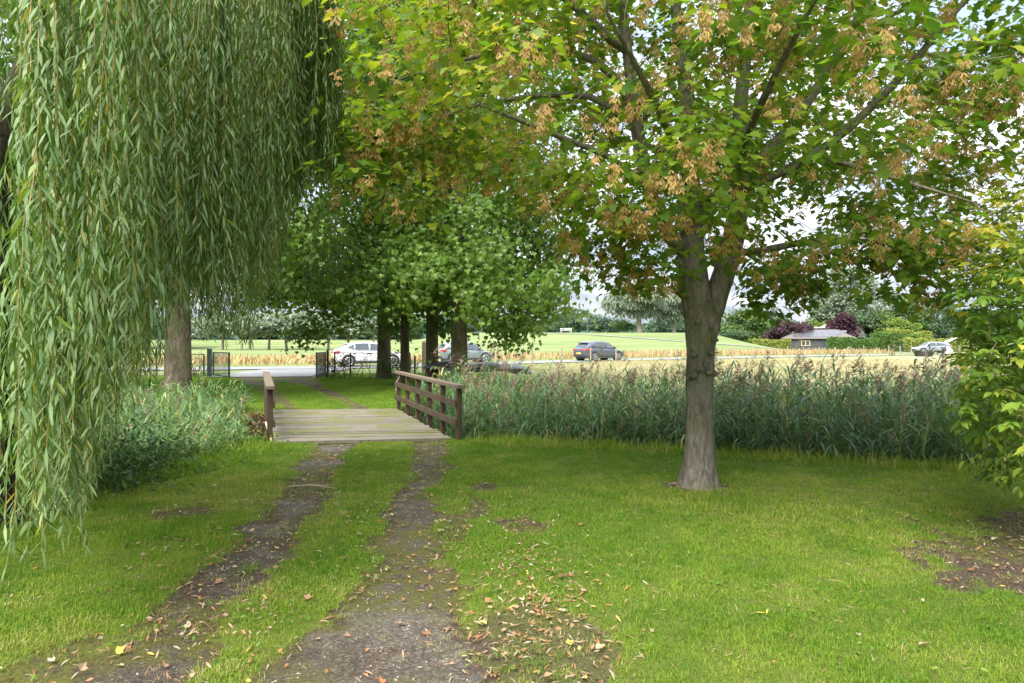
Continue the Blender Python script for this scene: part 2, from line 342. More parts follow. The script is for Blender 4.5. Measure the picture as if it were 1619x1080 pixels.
def pl_dist(x, y, pts):                # distance to a polyline and parameter (y of nearest point)
    d = np.full(np.shape(x), 1e9); yy = np.zeros(np.shape(x))
    for a, b in zip(pts[:-1], pts[1:]):
        a = np.array(a, float); b = np.array(b, float); e = b-a
        t = np.clip(((x-a[0])*e[0]+(y-a[1])*e[1])/(e@e), 0, 1)
        q = np.hypot(x-a[0]-t*e[0], y-a[1]-t*e[1]); m = q < d
        d = np.where(m, q, d); yy = np.where(m, a[1]+t*e[1], yy)
    return d, yy
RUT_L = [(-2.9, 11.3), (-2.76, 10.4), (-2.30, 7.9), (-2.11, 6.9), (-1.98, 5.6), (-1.92, 4.7), (-1.86, 3.8), (-1.82, 3.2), (-1.9, 0), (-2.1, -4)]
RUT_R = [(-1.45, 11.4), (-1.26, 10.4), (-.98, 8.6), (-1.05, 6.9), (-.86, 5.6), (-.72, 4.8), (-.68, 4.2), (-.62, 3.2), (-.6, 0), (-.7, -4)]
RUT2_L = [(-5.1, 15.9), (-7.7, 21.6), (-11.3, 30.3), (-12.2, 34)]
RUT2_R = [(-3.5, 16.0), (-4.8, 19.2), (-6.9, 24), (-9.6, 30), (-10.4, 34)]
ROAD = [(-60, 33), (-40, 36), (-16, 39.5), (-8, 43), (-2, 48.5), (5, 55), (12, 60.5), (21, 66.5), (31, 73), (50, 84), (90, 99)]
def masks(x, y):
    n1 = fbm(x*2.2+3, y*2.2, 4)-.5; n2 = fbm(x*7, y*7+5, 3)-.5; n3 = fbm(x*.9+40, y*.9, 3)
    dl, yl = pl_dist(x, y, RUT_L); dr, yr = pl_dist(x, y, RUT_R)
    wl = np.interp(yl, [3, 5, 8, 11], [.22, .19, .21, .26]); wr = np.interp(yr, [3, 3.7, 4.3, 5.6, 7, 11], [.50, .42, .31, .22, .17, .24])
    s = sst(.12, -.10, dl-wl-.03+n1*.26+n2*.30); s2 = sst(.12, -.10, dr-wr-.02+n1*.30+n2*.32)
    soil = np.maximum(s, s2)
    hard = np.clip(soil*sst(.05, -.06, np.minimum(dl-wl*.8, dr-wr*.9)+n1*.6+n2*.3), 0, 1)
    d3, y3 = pl_dist(x, y, RUT2_L); d4, y4 = pl_dist(x, y, RUT2_R)
    w3 = np.interp(y3, [16, 24, 28, 34], [.12, .3, .7, 1.3]); w4 = np.interp(y4, [16, 24, 28, 34], [.14, .2, .7, 1.4])
    f = np.maximum(sst(.15, -.1, d3-w3+n1*.35), sst(.15, -.1, d4-w4+n1*.35)); f = np.where(y > 14, f, 0)
    soil = np.maximum(soil, f); hard = np.maximum(hard, f*sst(22, 27, y))
    def spot(cx, cy, rx, ry, amt=1.0, na=1.6):
        q = np.hypot((x-cx)/rx, (y-cy)/ry)+n1*na+n2*.8
        return amt*sst(1.15, .75, q)
    soil = np.maximum.reduce([soil, spot(4.9, 4.95, 1.9, 1.35, 1, .7), spot(-.28, 7.55, .16, .2, .8), spot(.2, 7.55, .2, .07, .6),
                              spot(2.1, 7.62, .33, .25, 1, .5), spot(-3.0, 6.4, .35, .25, .5), spot(-.5, 5.6, .14, .8, .5), spot(-.35, 6.6, .12, .6, .5),
                              spot(.1, 3.5, .42, .8, .46, 1.6), spot(.12, 5.9, .35, .25, .6), spot(3.15, 6.15, .14, .07, .9, .5), spot(-2.3, 3.3, .3, .5, .5)])
    moss = .85*sst(.34, .56, n3+n1*.6)
    soil = np.where(y > 35, 0, soil)
    return soil, hard, moss
def gheight(x, y):
    x = np.asarray(x, float); y = np.asarray(y, float)
    sd = poly_sd(x, y, DITCH)
    z = -0.85*sst(0, 1.1, sd)
    z = z+.05*(fbm(x*.35, y*.35, 3)-.5)*sst(60, 30, y)
    # dike far behind the road
    cr = 3.25*sst(-26, -10, x)*(1-sst(34, 47, x))
    z = z+cr*sst(90, 128, y)+2.1*(1-sst(-26, -10, x))*sst(137, 166, y)
    # high bank left of the bridge
    return z

# ground sheet: one tensor grid, cut by kind of surface into pieces that share their borders
def axis(pieces):
    out = [pieces[0][0]]
    for a, b, st in pieces:
        n = max(1, int(round((b-a)/st))); out += list(a+(b-a)*np.arange(1, n+1)/n)
    return np.array(out)
gx = axis([(-1500, -200, 260), (-200, -60, 14), (-60, -15, 1.2), (-15, -5, .2), (-5, 5.4, .042), (5.4, 12, .2), (12, 60, 1.2), (60, 200, 14), (200, 1500, 260)])
gy = axis([(-300, -20, 70), (-20, -4, 2), (-4, 2.4, .2), (2.4, 11.5, .042), (11.5, 18, .11), (18, 35, .22), (35, 80, 1.0), (80, 140, 2.5), (140, 300, 20), (300, 1800, 300)])
GX, GY = np.meshgrid(gx, gy)
soil, hard, moss = masks(GX, GY)
GZ = gheight(GX, GY)
GZ = GZ-.022*soil*(GY < 14)+.012*(fbm(GX*6, GY*6, 3)-.5)*(GY < 14)+.006*(vnoise(GX*23, GY*23)-.5)*(GY < 12)
nx, ny = len(gx), len(gy)
idx = np.arange(nx*ny).reshape(ny, nx)
Q = np.stack([idx[:-1, :-1], idx[:-1, 1:], idx[1:, 1:], idx[1:, :-1]], -1).reshape(-1, 4)
cxm = (GX[:-1, :-1]+GX[1:, 1:]).ravel()/2; cym = (GY[:-1, :-1]+GY[1:, 1:]).ravel()/2
sq = (soil[:-1, :-1]+soil[1:, 1:]).ravel()/2
sdq = poly_sd(cxm, cym, DITCH)
def fence_y(x): return np.interp(x, [-60, -14, -2.5, 1.3, 8.2, 19.4, 28.2, 43.9, 57, 90], [25, 32, 32, 42, 54, 60, 66, 75, 80, 92])
kind = np.zeros(len(Q), int)                                        # 0 lawn
kind[(cym > 16) & (cxm > -.7) & (sdq < 0)] = 2                      # meadow beyond the reeds
kind[(cxm > 7) & (sdq < 0) & (cym > 12.6-(cxm-12)*.3)] = 2
kind[cym > fence_y(cxm)+1.0] = 3                                    # fields
kind[(sdq > 0.25)] = 1                                              # ditch
kind[(sq > .5) & (kind == 0)] = 4                                   # worn track
VV = np.stack([GX.ravel(), GY.ravel(), GZ.ravel()], -1)
def cut(name, k, mat):
    f = Q[kind == k]; u, inv = np.unique(f.ravel(), return_inverse=True)
    me = mk(name, VV[u], inv.reshape(-1, 4), mat, smooth=True, attrs={'soil': soil.ravel()[u], 'hard': hard.ravel()[u], 'moss': moss.ravel()[u]})
    return tag(link(name, me), kind='structure')
cut('lawn', 0, M['g_lawn']); cut('ditch', 1, M['g_ditch']); cut('meadow', 2, M['g_meadow']); cut('field', 3, M['g_field']); cut('dirt_track', 4, M['g_track'])

def ribbon(name, pts, w, mat, dz, sub=8, wj=0):
    pts = np.array(pts, float); t = np.linspace(0, len(pts)-1, (len(pts)-1)*sub+1)
    xs = np.interp(t, range(len(pts)), pts[:, 0]); ys = np.interp(t, range(len(pts)), pts[:, 1])
    k = np.ones(5)/5
    xs = np.concatenate([xs[:2], np.convolve(xs, k, 'valid'), xs[-2:]]); ys = np.concatenate([ys[:2], np.convolve(ys, k, 'valid'), ys[-2:]])
    tx = np.gradient(xs); ty = np.gradient(ys); l = np.hypot(tx, ty); nx_, ny_ = -ty/l, tx/l
    rows = []
    for j, s in enumerate(np.linspace(-1, 1, 5)):
        X = xs+nx_*s*w/2; Y = ys+ny_*s*w/2; rows.append(np.stack([X, Y, gheight(X, Y)+dz], -1))
    V = np.stack(rows, 1); n = len(xs); ii = np.arange(n*5).reshape(n, 5)
    f = np.stack([ii[:-1, :-1], ii[1:, :-1], ii[1:, 1:], ii[:-1, 1:]], -1).reshape(-1, 4)
    return tag(link(name, mk(name, V.reshape(-1, 3), f, mat, smooth=True)), kind='structure')
ribbon('road', ROAD, 4.2, M['g_road'], .05)
ribbon('driveway_entrance', [(-11.4, 30.5), (-11.6, 33), (-11.8, 36.5), (-11.5, 40)], 4.6, M['g_road'], .03)
ribbon('dike_path', [(3, 126), (14, 118), (28, 108), (42, 99), (60, 94)], .7, M['g_road'], .08)

# ------------------------------------------------------------------ foliage tools
def tmpl(outline, fold=.0, droop=.0, centre=(0, .45)):
    """leaf template: fan of triangles; base at the origin, blade along +Y, upper side +Z"""
    o = np.array(outline, float); c = np.array(centre, float)
    V = np.vstack([c, o]); z = fold*np.abs(V[:, 0])-droop*V[:, 1]**2
    n = len(o); f = [(0, 1+i, 1+(i+1) % n) for i in range(n)]
    return np.column_stack([V, z]), np.array(f)
MAPLE_HALF = [(.05, .02), (.16, -.02), (.42, .06), (.33, .2), (.56, .42), (.36, .45), (.3, .5), (.35, .78), (.16, .72), (0, 1.02)]
MAPLE = tmpl([(0, .06)]+[(x, y) for x, y in MAPLE_HALF]+[(-x, y) for x, y in MAPLE_HALF[-2::-1]], fold=.18, droop=.22)
MAPLE_LH = [(.4, .05), (.32, .22), (.58, .42), (.30, .50), (.30, .76), (0, 1.02)]
MAPLE_LOW = tmpl([(0, .06)]+MAPLE_LH+[(-x, y) for x, y in MAPLE_LH[-2::-1]], fold=.18, droop=.22)
PLANE_H = [(.42, .04), (.56, .46), (.24, .52), (0, 1.0)]
PLANE = tmpl([(0, .05)]+PLANE_H+[(-x, y) for x, y in PLANE_H[-2::-1]], fold=.2, droop=.25)
OVATE = tmpl([(0, 0), (.2, .25), (.24, .55), (0, 1), (-.24, .55), (-.2, .25)], fold=.35, droop=.25, centre=(0, .45))
TUFT5 = (np.array([[0, 0, 0], [.48, .35, .12], [.05, 1, -.1], [-.45, .55, .14]]), np.array([[0, 1, 2], [0, 2, 3]]))
def willow_t(curve=.12, w=.062):
    V = []; f = []
    for t, ww in ((0, .25), (.33, 1.0), (.68, .8), (1.0, 0)):
        for s in ((-1, 1) if ww else (0,)): V.append((s*w*ww, t, -curve*t*t+.02*abs(s)))
    f = [(0, 2, 1), (1, 2, 3), (2, 4, 3), (3, 4, 5), (4, 6, 5)]
    return np.array(V), np.array(f)
WIL = willow_t()
def leaves(T, pos, fwd, up, size, tint):
    """many copies of one template: returns vertices, triangles, per-vertex tint"""
    V, Fc = T; n = len(pos); y = norm(fwd); x = norm(np.cross(y, up)); z = np.cross(x, y)
    size = np.broadcast_to(np.asarray(size, float), (n,))
    W = (x[:, None]*V[None, :, 0:1]+y[:, None]*V[None, :, 1:2]+z[:, None]*V[None, :, 2:3])*size[:, None, None]+pos[:, None]
    k = len(V); f = (Fc[None]+(np.arange(n)*k)[:, None, None]).reshape(-1, 3)
    return W.reshape(-1, 3), f, np.repeat(np.broadcast_to(tint, (n,)), k)
def join(parts):
    V = []; f = []; t = []; b = 0
    for v, fa, ti in parts: V.append(v); f.append(fa+b); t.append(ti); b += len(v)
    return np.vstack(V), np.vstack(f), np.concatenate(t)
def rdir(n, zs=1.0, zo=0):
    v = R.normal(size=(n, 3)); v[:, 2] = v[:, 2]*zs+zo; return norm(v)

def grow(mains, targets, step=.25, zpen=.5, jit=.03, back=.25):
    """skeleton: thick limbs are given, a twig path is grown from the nearest node to every target"""
    pos = []; par = []; fixed = []
    for pts, rs, at in mains:
        pts = np.array(pts, float); seg = []
        for a, b, ra, rb in zip(pts[:-1], pts[1:], rs[:-1], rs[1:]):
            n = max(1, int(np.linalg.norm(b-a)/step))
            for i in range(n): seg.append((a+(b-a)*i/n, ra+(rb-ra)*i/n))
        seg.append((pts[-1], rs[-1]))
        sp = np.array([s[0] for s in seg]); 
        if len(sp) > 4: sp[1:-1] = (sp[:-2]+sp[1:-1]*2+sp[2:])/4
        if at is None: prev = -1; st = 0
        else: prev = int(np.argmin(np.linalg.norm(np.array(pos)-sp[0], axis=1))); st = 1
        for i in range(st, len(sp)):
            pos.append(sp[i]); par.append(prev); fixed.append(seg[i][1]); prev = len(pos)-1
    A = np.zeros((60000, 3)); n = len(pos); A[:n] = pos
    T = np.array(targets); T = T[np.argsort([np.min(np.linalg.norm(A[:n]-t, axis=1)) for t in T])]
    tips = []
    for t in T:
        dv = A[:n]-t; d = np.linalg.norm(dv, axis=1)+zpen*np.maximum(0, dv[:, 2])
        if fixed[0] is not None: d[:6] += 3
        i = int(np.argmin(d)); p0 = A[i]; L = np.linalg.norm(t-p0)
        pd = norm(p0-A[par[i]]) if par[i] >= 0 else np.array([0, 0, 1.])
        c = p0+pd*L*back+np.array([0, 0, .12*L]); k = max(2, int(L/step)); prev = i
        for j in range(1, k+1):
            s = j/k; q = (1-s)**2*p0+2*s*(1-s)*c+s*s*t
            if j < k: q = q+R.normal(size=3)*jit
            A[n] = q; par.append(prev); fixed.append(None); prev = n; n += 1
        tips.append(prev)
    return A[:n].copy(), np.array(par), fixed, np.array(tips)
def radii(A, par, fixed, tip=.0035, ex=2.3):
    n = len(A); acc = np.zeros(n); has = np.zeros(n, bool)
    for i in range(n-1, -1, -1):
        if not has[i]: acc[i] = tip**ex
        if par[i] >= 0: acc[par[i]] += acc[i]; has[par[i]] = True
    r = acc**(1/ex)
    for i in range(n):
        if fixed[i] is not None: r[i] = fixed[i]
        elif par[i] >= 0: r[i] = min(r[i], r[par[i]]*.85 if fixed[par[i]] is not None else r[par[i]])
    return r
def tubes(A, par, r, minr=0, maxr=9, twigsides=3):
    """one mesh array for all branches; a chain follows the thickest child"""
    n = len(A); kids = [[] for _ in range(n)]; roots = []
    for i in range(n):
        (kids[par[i]] if par[i] >= 0 else roots).append(i)
    V = []; Fq = []; b = 0; stack = [(x, None) for x in roots]
    while stack:
        s, p = stack.pop(); ch = [] if p is None else [p]
        c = s
        while True:
            ch.append(c)
            ks = kids[c]
            if not ks: break
            m_ = max(ks, key=lambda q: r[q]); stack += [(q, c) for q in ks if q != m_]; c = m_
        pts = A[ch]; rr = r[ch].copy()
        if p is not None: rr[0] = rr[1]
        if len(pts) < 2 or rr.max() < minr: continue
        k = 26 if rr.max() > .14 else 14 if rr.max() > .08 else 8 if rr.max() > .03 else 5 if rr.max() > .012 else twigsides
        t = np.gradient(pts, axis=0); t = norm(t); u = np.cross(t[0], [.3, .9, .1]); u = norm(u)
        ang = np.arange(k)*2*pi/k; rings = []
        for i in range(len(pts)):
            u = norm(u-t[i]*np.dot(u, t[i])); w = np.cross(t[i], u)
            rings.append(pts[i]+(np.cos(ang)[:, None]*u+np.sin(ang)[:, None]*w)*rr[i])
        V.append(np.vstack(rings)); m2 = len(pts); ii = (np.arange(m2*k).reshape(m2, k))+b
        Fq.append(np.stack([ii[:-1], np.roll(ii, -1, 1)[:-1], np.roll(ii, -1, 1)[1:], ii[1:]], -1).reshape(-1, 4)); b += m2*k
    return np.vstack(V), np.vstack(Fq)


# ------------------------------------------------------------------ bridge
bridge = empty('timber_bridge', 'timber footbridge with brown railings crossing the reedy ditch', 'bridge', (-3.3, 13.3, 0))
def W(o_parent): return tuple(-x for x in o_parent.location)
def sub(mb, name, mat, parent, **k):         # build in world coordinates, parented to an Empty that stands elsewhere
    o = mb.build(name, mat, parent, **k); o.location = (-parent.location[0], -parent.location[1], -parent.location[2]) if parent.rotation_euler.z == 0 else o.location
    return o
NL, NR, FL, FR = Vector((-3.78, 10.72, 0)), Vector((-.98, 11.12, 0)), Vector((-5.62, 15.75, 0)), Vector((-2.72, 16.05, 0))
NPL = 25
for i in range(NPL):
    a, b = i/NPL, (i+1)/NPL-.0034
    j = random.uniform(-.03, .03); jj = random.uniform(-.03, .03); zz = .022+random.uniform(-.006, .006)
    q = [NL.lerp(FL, a), NR.lerp(FR, a), NR.lerp(FR, b), NL.lerp(FL, b)]
    dirx = (q[1]-q[0]).normalized()
    q[0] += dirx*j; q[3] += dirx*j; q[1] += dirx*jj; q[2] += dirx*jj
    mb = MB(); mb.add([(p.x, p.y, zz-.05) for p in q]+[(p.x, p.y, zz+random.uniform(-.002, .002)) for p in q],
                      [(3,2,1,0),(4,5,6,7),(0,1,5,4),(1,2,6,5),(2,3,7,6),(3,0,4,7)])
    sub(mb, 'plank', M['plank'], bridge)
for s in (.04, .5, .96):
    mb = MB(); a = NL.lerp(NR, s); b = FL.lerp(FR, s); mb.beam(a+Vector((0,0,-.12)), b+Vector((0,0,-.12)), .12, .22); sub(mb, 'support_beam', M['wood_brown'], bridge)
def railing(A_, B_, inner, n, ext, label):
    d = (B_-A_).normalized(); nrm = Vector((-d.y, d.x, 0))*inner      # towards the deck
    rl = bpy.data.objects.new('railing', None); C.objects.link(rl); rl.parent = bridge; rl.location = A_-bridge.location; rl['label'] = label
    def prt(mb, name, mat, **k):
        o = mb.build(name, mat, rl, **k); o.location = -A_; return o
    for i in range(n):
        p = A_.lerp(B_, i/(n-1)); mb = MB(); mb.box((p.x, p.y, .30), (.085, .085, 1.08), rz=math.atan2(d.y, d.x)); prt(mb, 'post', M['wood_brown'], bevel=.006)
    mb = MB(); mb.beam(A_-d*.14+Vector((0,0,.872)), B_+d*.16+Vector((0,0,.872)), .14, .062); prt(mb, 'handrail', M['wood_cap'], bevel=.008)
    for z in (.60, .29):
        mb = MB(); o = nrm*.062; mb.beam(A_-d*ext+o+Vector((0,0,z)), B_+d*.14+o+Vector((0,0,z)), .035, .105); prt(mb, 'rail', M['wood_brown'], bevel=.004)
    return rl, prt
off = Vector((.06, -.02, 0))
railing(NL-off*1.2+Vector((0, .12, 0)), FL-off, -1, 6, .10, 'railing seen end on at the left edge of the deck')
rl, prt = railing(NR+off*2+Vector((0,-.02,0)), FR+off, 1, 6, .05, 'railing with three rails at the right edge of the deck')
far = FR+off
mb = MB(); mb.tube([far+Vector((.0, .02, .88)), far+Vector((.03,-.10,.76)), far+Vector((-.06,-.02,.62)), far+Vector((-.07,.03,.45))], .008, 5); prt(mb, 'tied_cord', M['rope'])

# ------------------------------------------------------------------ gate and wire fences by the road
def wire_mesh(a, b, z0, z1, step=.12):
    mb = MB(); a = Vector(a); b = Vector(b); L = (b-a).length; d = (b-a)/L
    for k in range(1, int(L/step)): p = a+d*k*step; mb.tube([p+Vector((0,0,z0)), p+Vector((0,0,z1))], .0022, 3, cap=False)
    for k in range(int((z1-z0)/step)+1): z = z0+k*step; mb.tube([a+Vector((0,0,z)), b+Vector((0,0,z))], .0022, 3, cap=False)
    return mb
def road_fence(pts, h, label, railmat, name='wire_fence'):
    o0 = Vector((pts[0][0], pts[0][1], 0)); e = empty(name, label, 'fence', o0)
    for p in pts:
        mb = MB(); mb.box((p[0], p[1], h/2-.15), (.055, .055, h+.34)); sub(mb, 'post', M['green_metal'] if name == 'wire_fence' else M['rusty_rail'], e)
    for a, b in zip(pts[:-1], pts[1:]):
        mb = MB(); mb.tube([(a[0], a[1], h), (b[0], b[1], h)], .022, 6); sub(mb, 'top_rail', railmat, e)
        sub(wire_mesh((a[0], a[1], 0), (b[0], b[1], 0), .06, h-.04), 'mesh_panel', M['wire'], e)
    return e
pf = lambda px, d: ((px-809.5)/F*d, d)
road_fence([pf(529, 30.3), pf(554, 30), pf(599, 29.6), pf(648, 29.4)], 1.10, 'green wire fence overgrown with twigs in front of the white car', M['green_metal'])
road_fence([pf(322, 30.6), pf(286, 31), pf(247, 31.3), pf(212, 31.5), pf(170, 31.8), pf(110, 32)], 1.02, 'low wire fence with a rusty top rail left of the gateway', M['rusty_rail'])
def gate(hx, d, dx_, dy_, label):
    e = empty('garden_gate', label, 'gate', (hx, d, 0))
    a = Vector((hx, d, 0)); b = Vector((hx+dx_, d+dy_, 0)); dd = (b-a).normalized()
    for z in (.12, 1.12): mb = MB(); mb.beam(a+Vector((0,0,z)), b+Vector((0,0,z)), .04, .05); sub(mb, 'gate_rail', M['green_metal'], e)
    n = 14
    for i in range(n+1):
        p = a.lerp(b, i/n); mb = MB(); t = .05 if i in (0, n) else .018
        mb.box((p.x, p.y, .62), (t, t, 1.06 if t > .03 else .96)); sub(mb, 'gate_bar' if t < .03 else 'gate_stile', M['green_metal'], e)
    return e
def gpost(px, d, w, h, label):
    x, y = pf(px, d); mb = MB(); mb.box((x, y, h/2-.1), (w, w, h+.2)); mb.box((x, y, h+.012), (w+.02, w+.02, .024))
    tag(mb.build('gate_post', M['green_metal'], None), label, 'gate post', 'gate posts beside the gateway')
gpost(518, 30.4, .09, 1.2, 'dark green gate post at the right side of the gateway'); gpost(331, 30.6, .16, 1.25, 'dark green gate post at the left side of the gateway')
x, y = pf(516, 30.2); gate(x-.05, y, .2, -2.05, 'dark green barred gate leaf standing open right of the drive')
x, y = pf(334, 30.4); gate(x+.08, y, 1.5, -1.9, 'dark green barred gate leaf standing open left of the drive')

# ------------------------------------------------------------------ field fence
FP = [(788, 51), (842, 44), (888, 47.5), (934, 52), (974, 54), (1015, 55.3), (1057, 56.8), (1098, 58.2), (1125, 59.2), (1158, 60.2), (1189, 61.6), (1218, 62.9), (1245, 64.3), (1271, 65.9),
      (1296, 67.5), (1321, 69), (1343, 70.3), (1366, 71.6), (1386, 72.8), (1406, 74), (1424, 75), (1441, 76), (1475, 77.5), (1503, 78.6), (1518, 79.3), (1545, 80.4), (1580, 81.6), (1610, 82.6), (1650, 84), (1690, 85)]
ff = empty('field_fence', 'long wire fence on grey wooden posts along the far side of the meadow', 'fence', (0, 44, 0))
_p = MB(); _p.tube([(0,0,-.2), (.01,0,.4), (0,.01,1.0), (0,.0,1.06)], [.062, .06, .055, .035], 7); pm = _p.mesh('post', M['post'])
prev = None
for px, d in FP:
    x, y = pf(px, d); g = float(gheight(x, y)); o = link('post', pm, ff, (x, y-44, g)); o.rotation_euler = (random.uniform(-.04, .04), random.uniform(-.04, .04), random.random()*6); o.scale.z = random.uniform(.93, 1.12)
    if prev and px != 842:
        mb = MB()
        for z in (.35, .65, .93): mb.tube([(prev[0], prev[1], prev[2]+z), (x, y, g+z)], .006, 3)
        sub(mb, 'wire', M['wire'], ff)
    prev = (x, y, g)
x, y = pf(1343, 70.3)
mb = MB(); mb.tube([(x-1.0, y-.1, 0), (x-.05, y-.08, 1.05)], .05, 6); sub(mb, 'brace', M['post'], ff)
mb = MB(); mb.tube([(x+1.05, y-.1, 0), (x+.05, y-.08, 1.05)], .05, 6); sub(mb, 'brace', M['post'], ff)
x, y = pf(671, 33); mb = MB(); mb.tube([(x, y, -.2), (x, y, 1.55), (x, y, 1.62)], [.13, .125, .07], 10); tag(mb.build('marker_post', M['stick'], smooth=False), 'pale round post standing between the plane tree trunks', 'post')
x, y = pf(656, 29); mb = MB(); mb.tube([(x, y, -.2), (x, y, .98), (x, y, 1.0)], [.05, .05, .03], 8); tag(mb.build('wooden_stake', M['post']), 'short dark stake at the right end of the wire fence', 'post')
x, y = pf(1461, 73); mb = MB()
mb.add([(x-.75,y-.3,0),(x+.75,y-.3,0),(x+.75,y+.3,0),(x-.75,y+.3,0),(x-.9,y-.4,.5),(x+.9,y-.4,.5),(x+.9,y+.4,.5),(x-.9,y+.4,.5),(x-.8,y-.32,.5),(x+.8,y-.32,.5),(x+.8,y+.32,.5),(x-.8,y+.32,.5),(x-.7,y-.25,.1),(x+.7,y-.25,.1),(x+.7,y+.25,.1),(x-.7,y+.25,.1)],
       [(3,2,1,0),(0,1,5,4),(1,2,6,5),(2,3,7,6),(3,0,4,7),(4,5,9,8),(5,6,10,9),(6,7,11,10),(7,4,8,11),(8,9,13,12),(9,10,14,13),(10,11,15,14),(11,8,12,15),(12,13,14,15)])
tag(mb.build('feeding_trough', M['black_plastic']), 'black feeding trough on the dry meadow by the fence', 'trough')

# ------------------------------------------------------------------ tarpaulin on a low frame behind the reeds
tp = empty('covered_frame', 'dark grey tarpaulin sagging over a low frame between the tree and the reeds', 'tarpaulin', (-1.4, 25.5, 0))
n = 26; U, Vv = np.meshgrid(np.linspace(-1, 1, n*2), np.linspace(-1, 1, n))
TX = -1.25+U*1.95; TY = 25.5+Vv*1.1+.1*np.sin(U*3)
edge = np.maximum(np.abs(U)**6, np.abs(Vv)**5)
TZ = .90-.10*U-.07*np.cos(U*4.2+.6)**2-.26*edge-.10*fbm(U*2+3, Vv*2, 3)+.04*np.sin(9*U+3*Vv)*edge
ii = np.arange(U.size).reshape(U.shape); f = np.stack([ii[:-1,:-1], ii[:-1,1:], ii[1:,1:], ii[1:,:-1]], -1).reshape(-1, 4)
o = link('tarpaulin', mk('tarpaulin', np.stack([TX.ravel(), TY.ravel(), TZ.ravel()], -1), f, M['tarp'], smooth=True), tp, (1.4, -25.5, 0))
so = o.modifiers.new('thick', 'SOLIDIFY'); so.thickness = .03
for x in (-2.9, -1.9, -.7, .45):
    for y in (24.6, 26.3): mb = MB(); mb.tube([(x, y, -.1), (x, y, .62)], .03, 6); sub(mb, 'leg', M['rusty_rail'], tp)
for y in (24.55, 26.4): mb = MB(); mb.tube([(-3.1, y, .60), (.55, y, .58)], .035, 6); sub(mb, 'frame_bar', M['rusty_rail'], tp)
for x_ in (698, 703):
    x, y = pf(x_, 24.8); mb = MB(); mb.tube([(x, y, -.1), (x, y, .72), (x+.02, y, .78)], .05, 7); tag(mb.build('wooden_stake', M['post']), 'thin dark stake beside the tarpaulin, %s of a pair' % ('left' if x_ == 698 else 'right'), 'post')

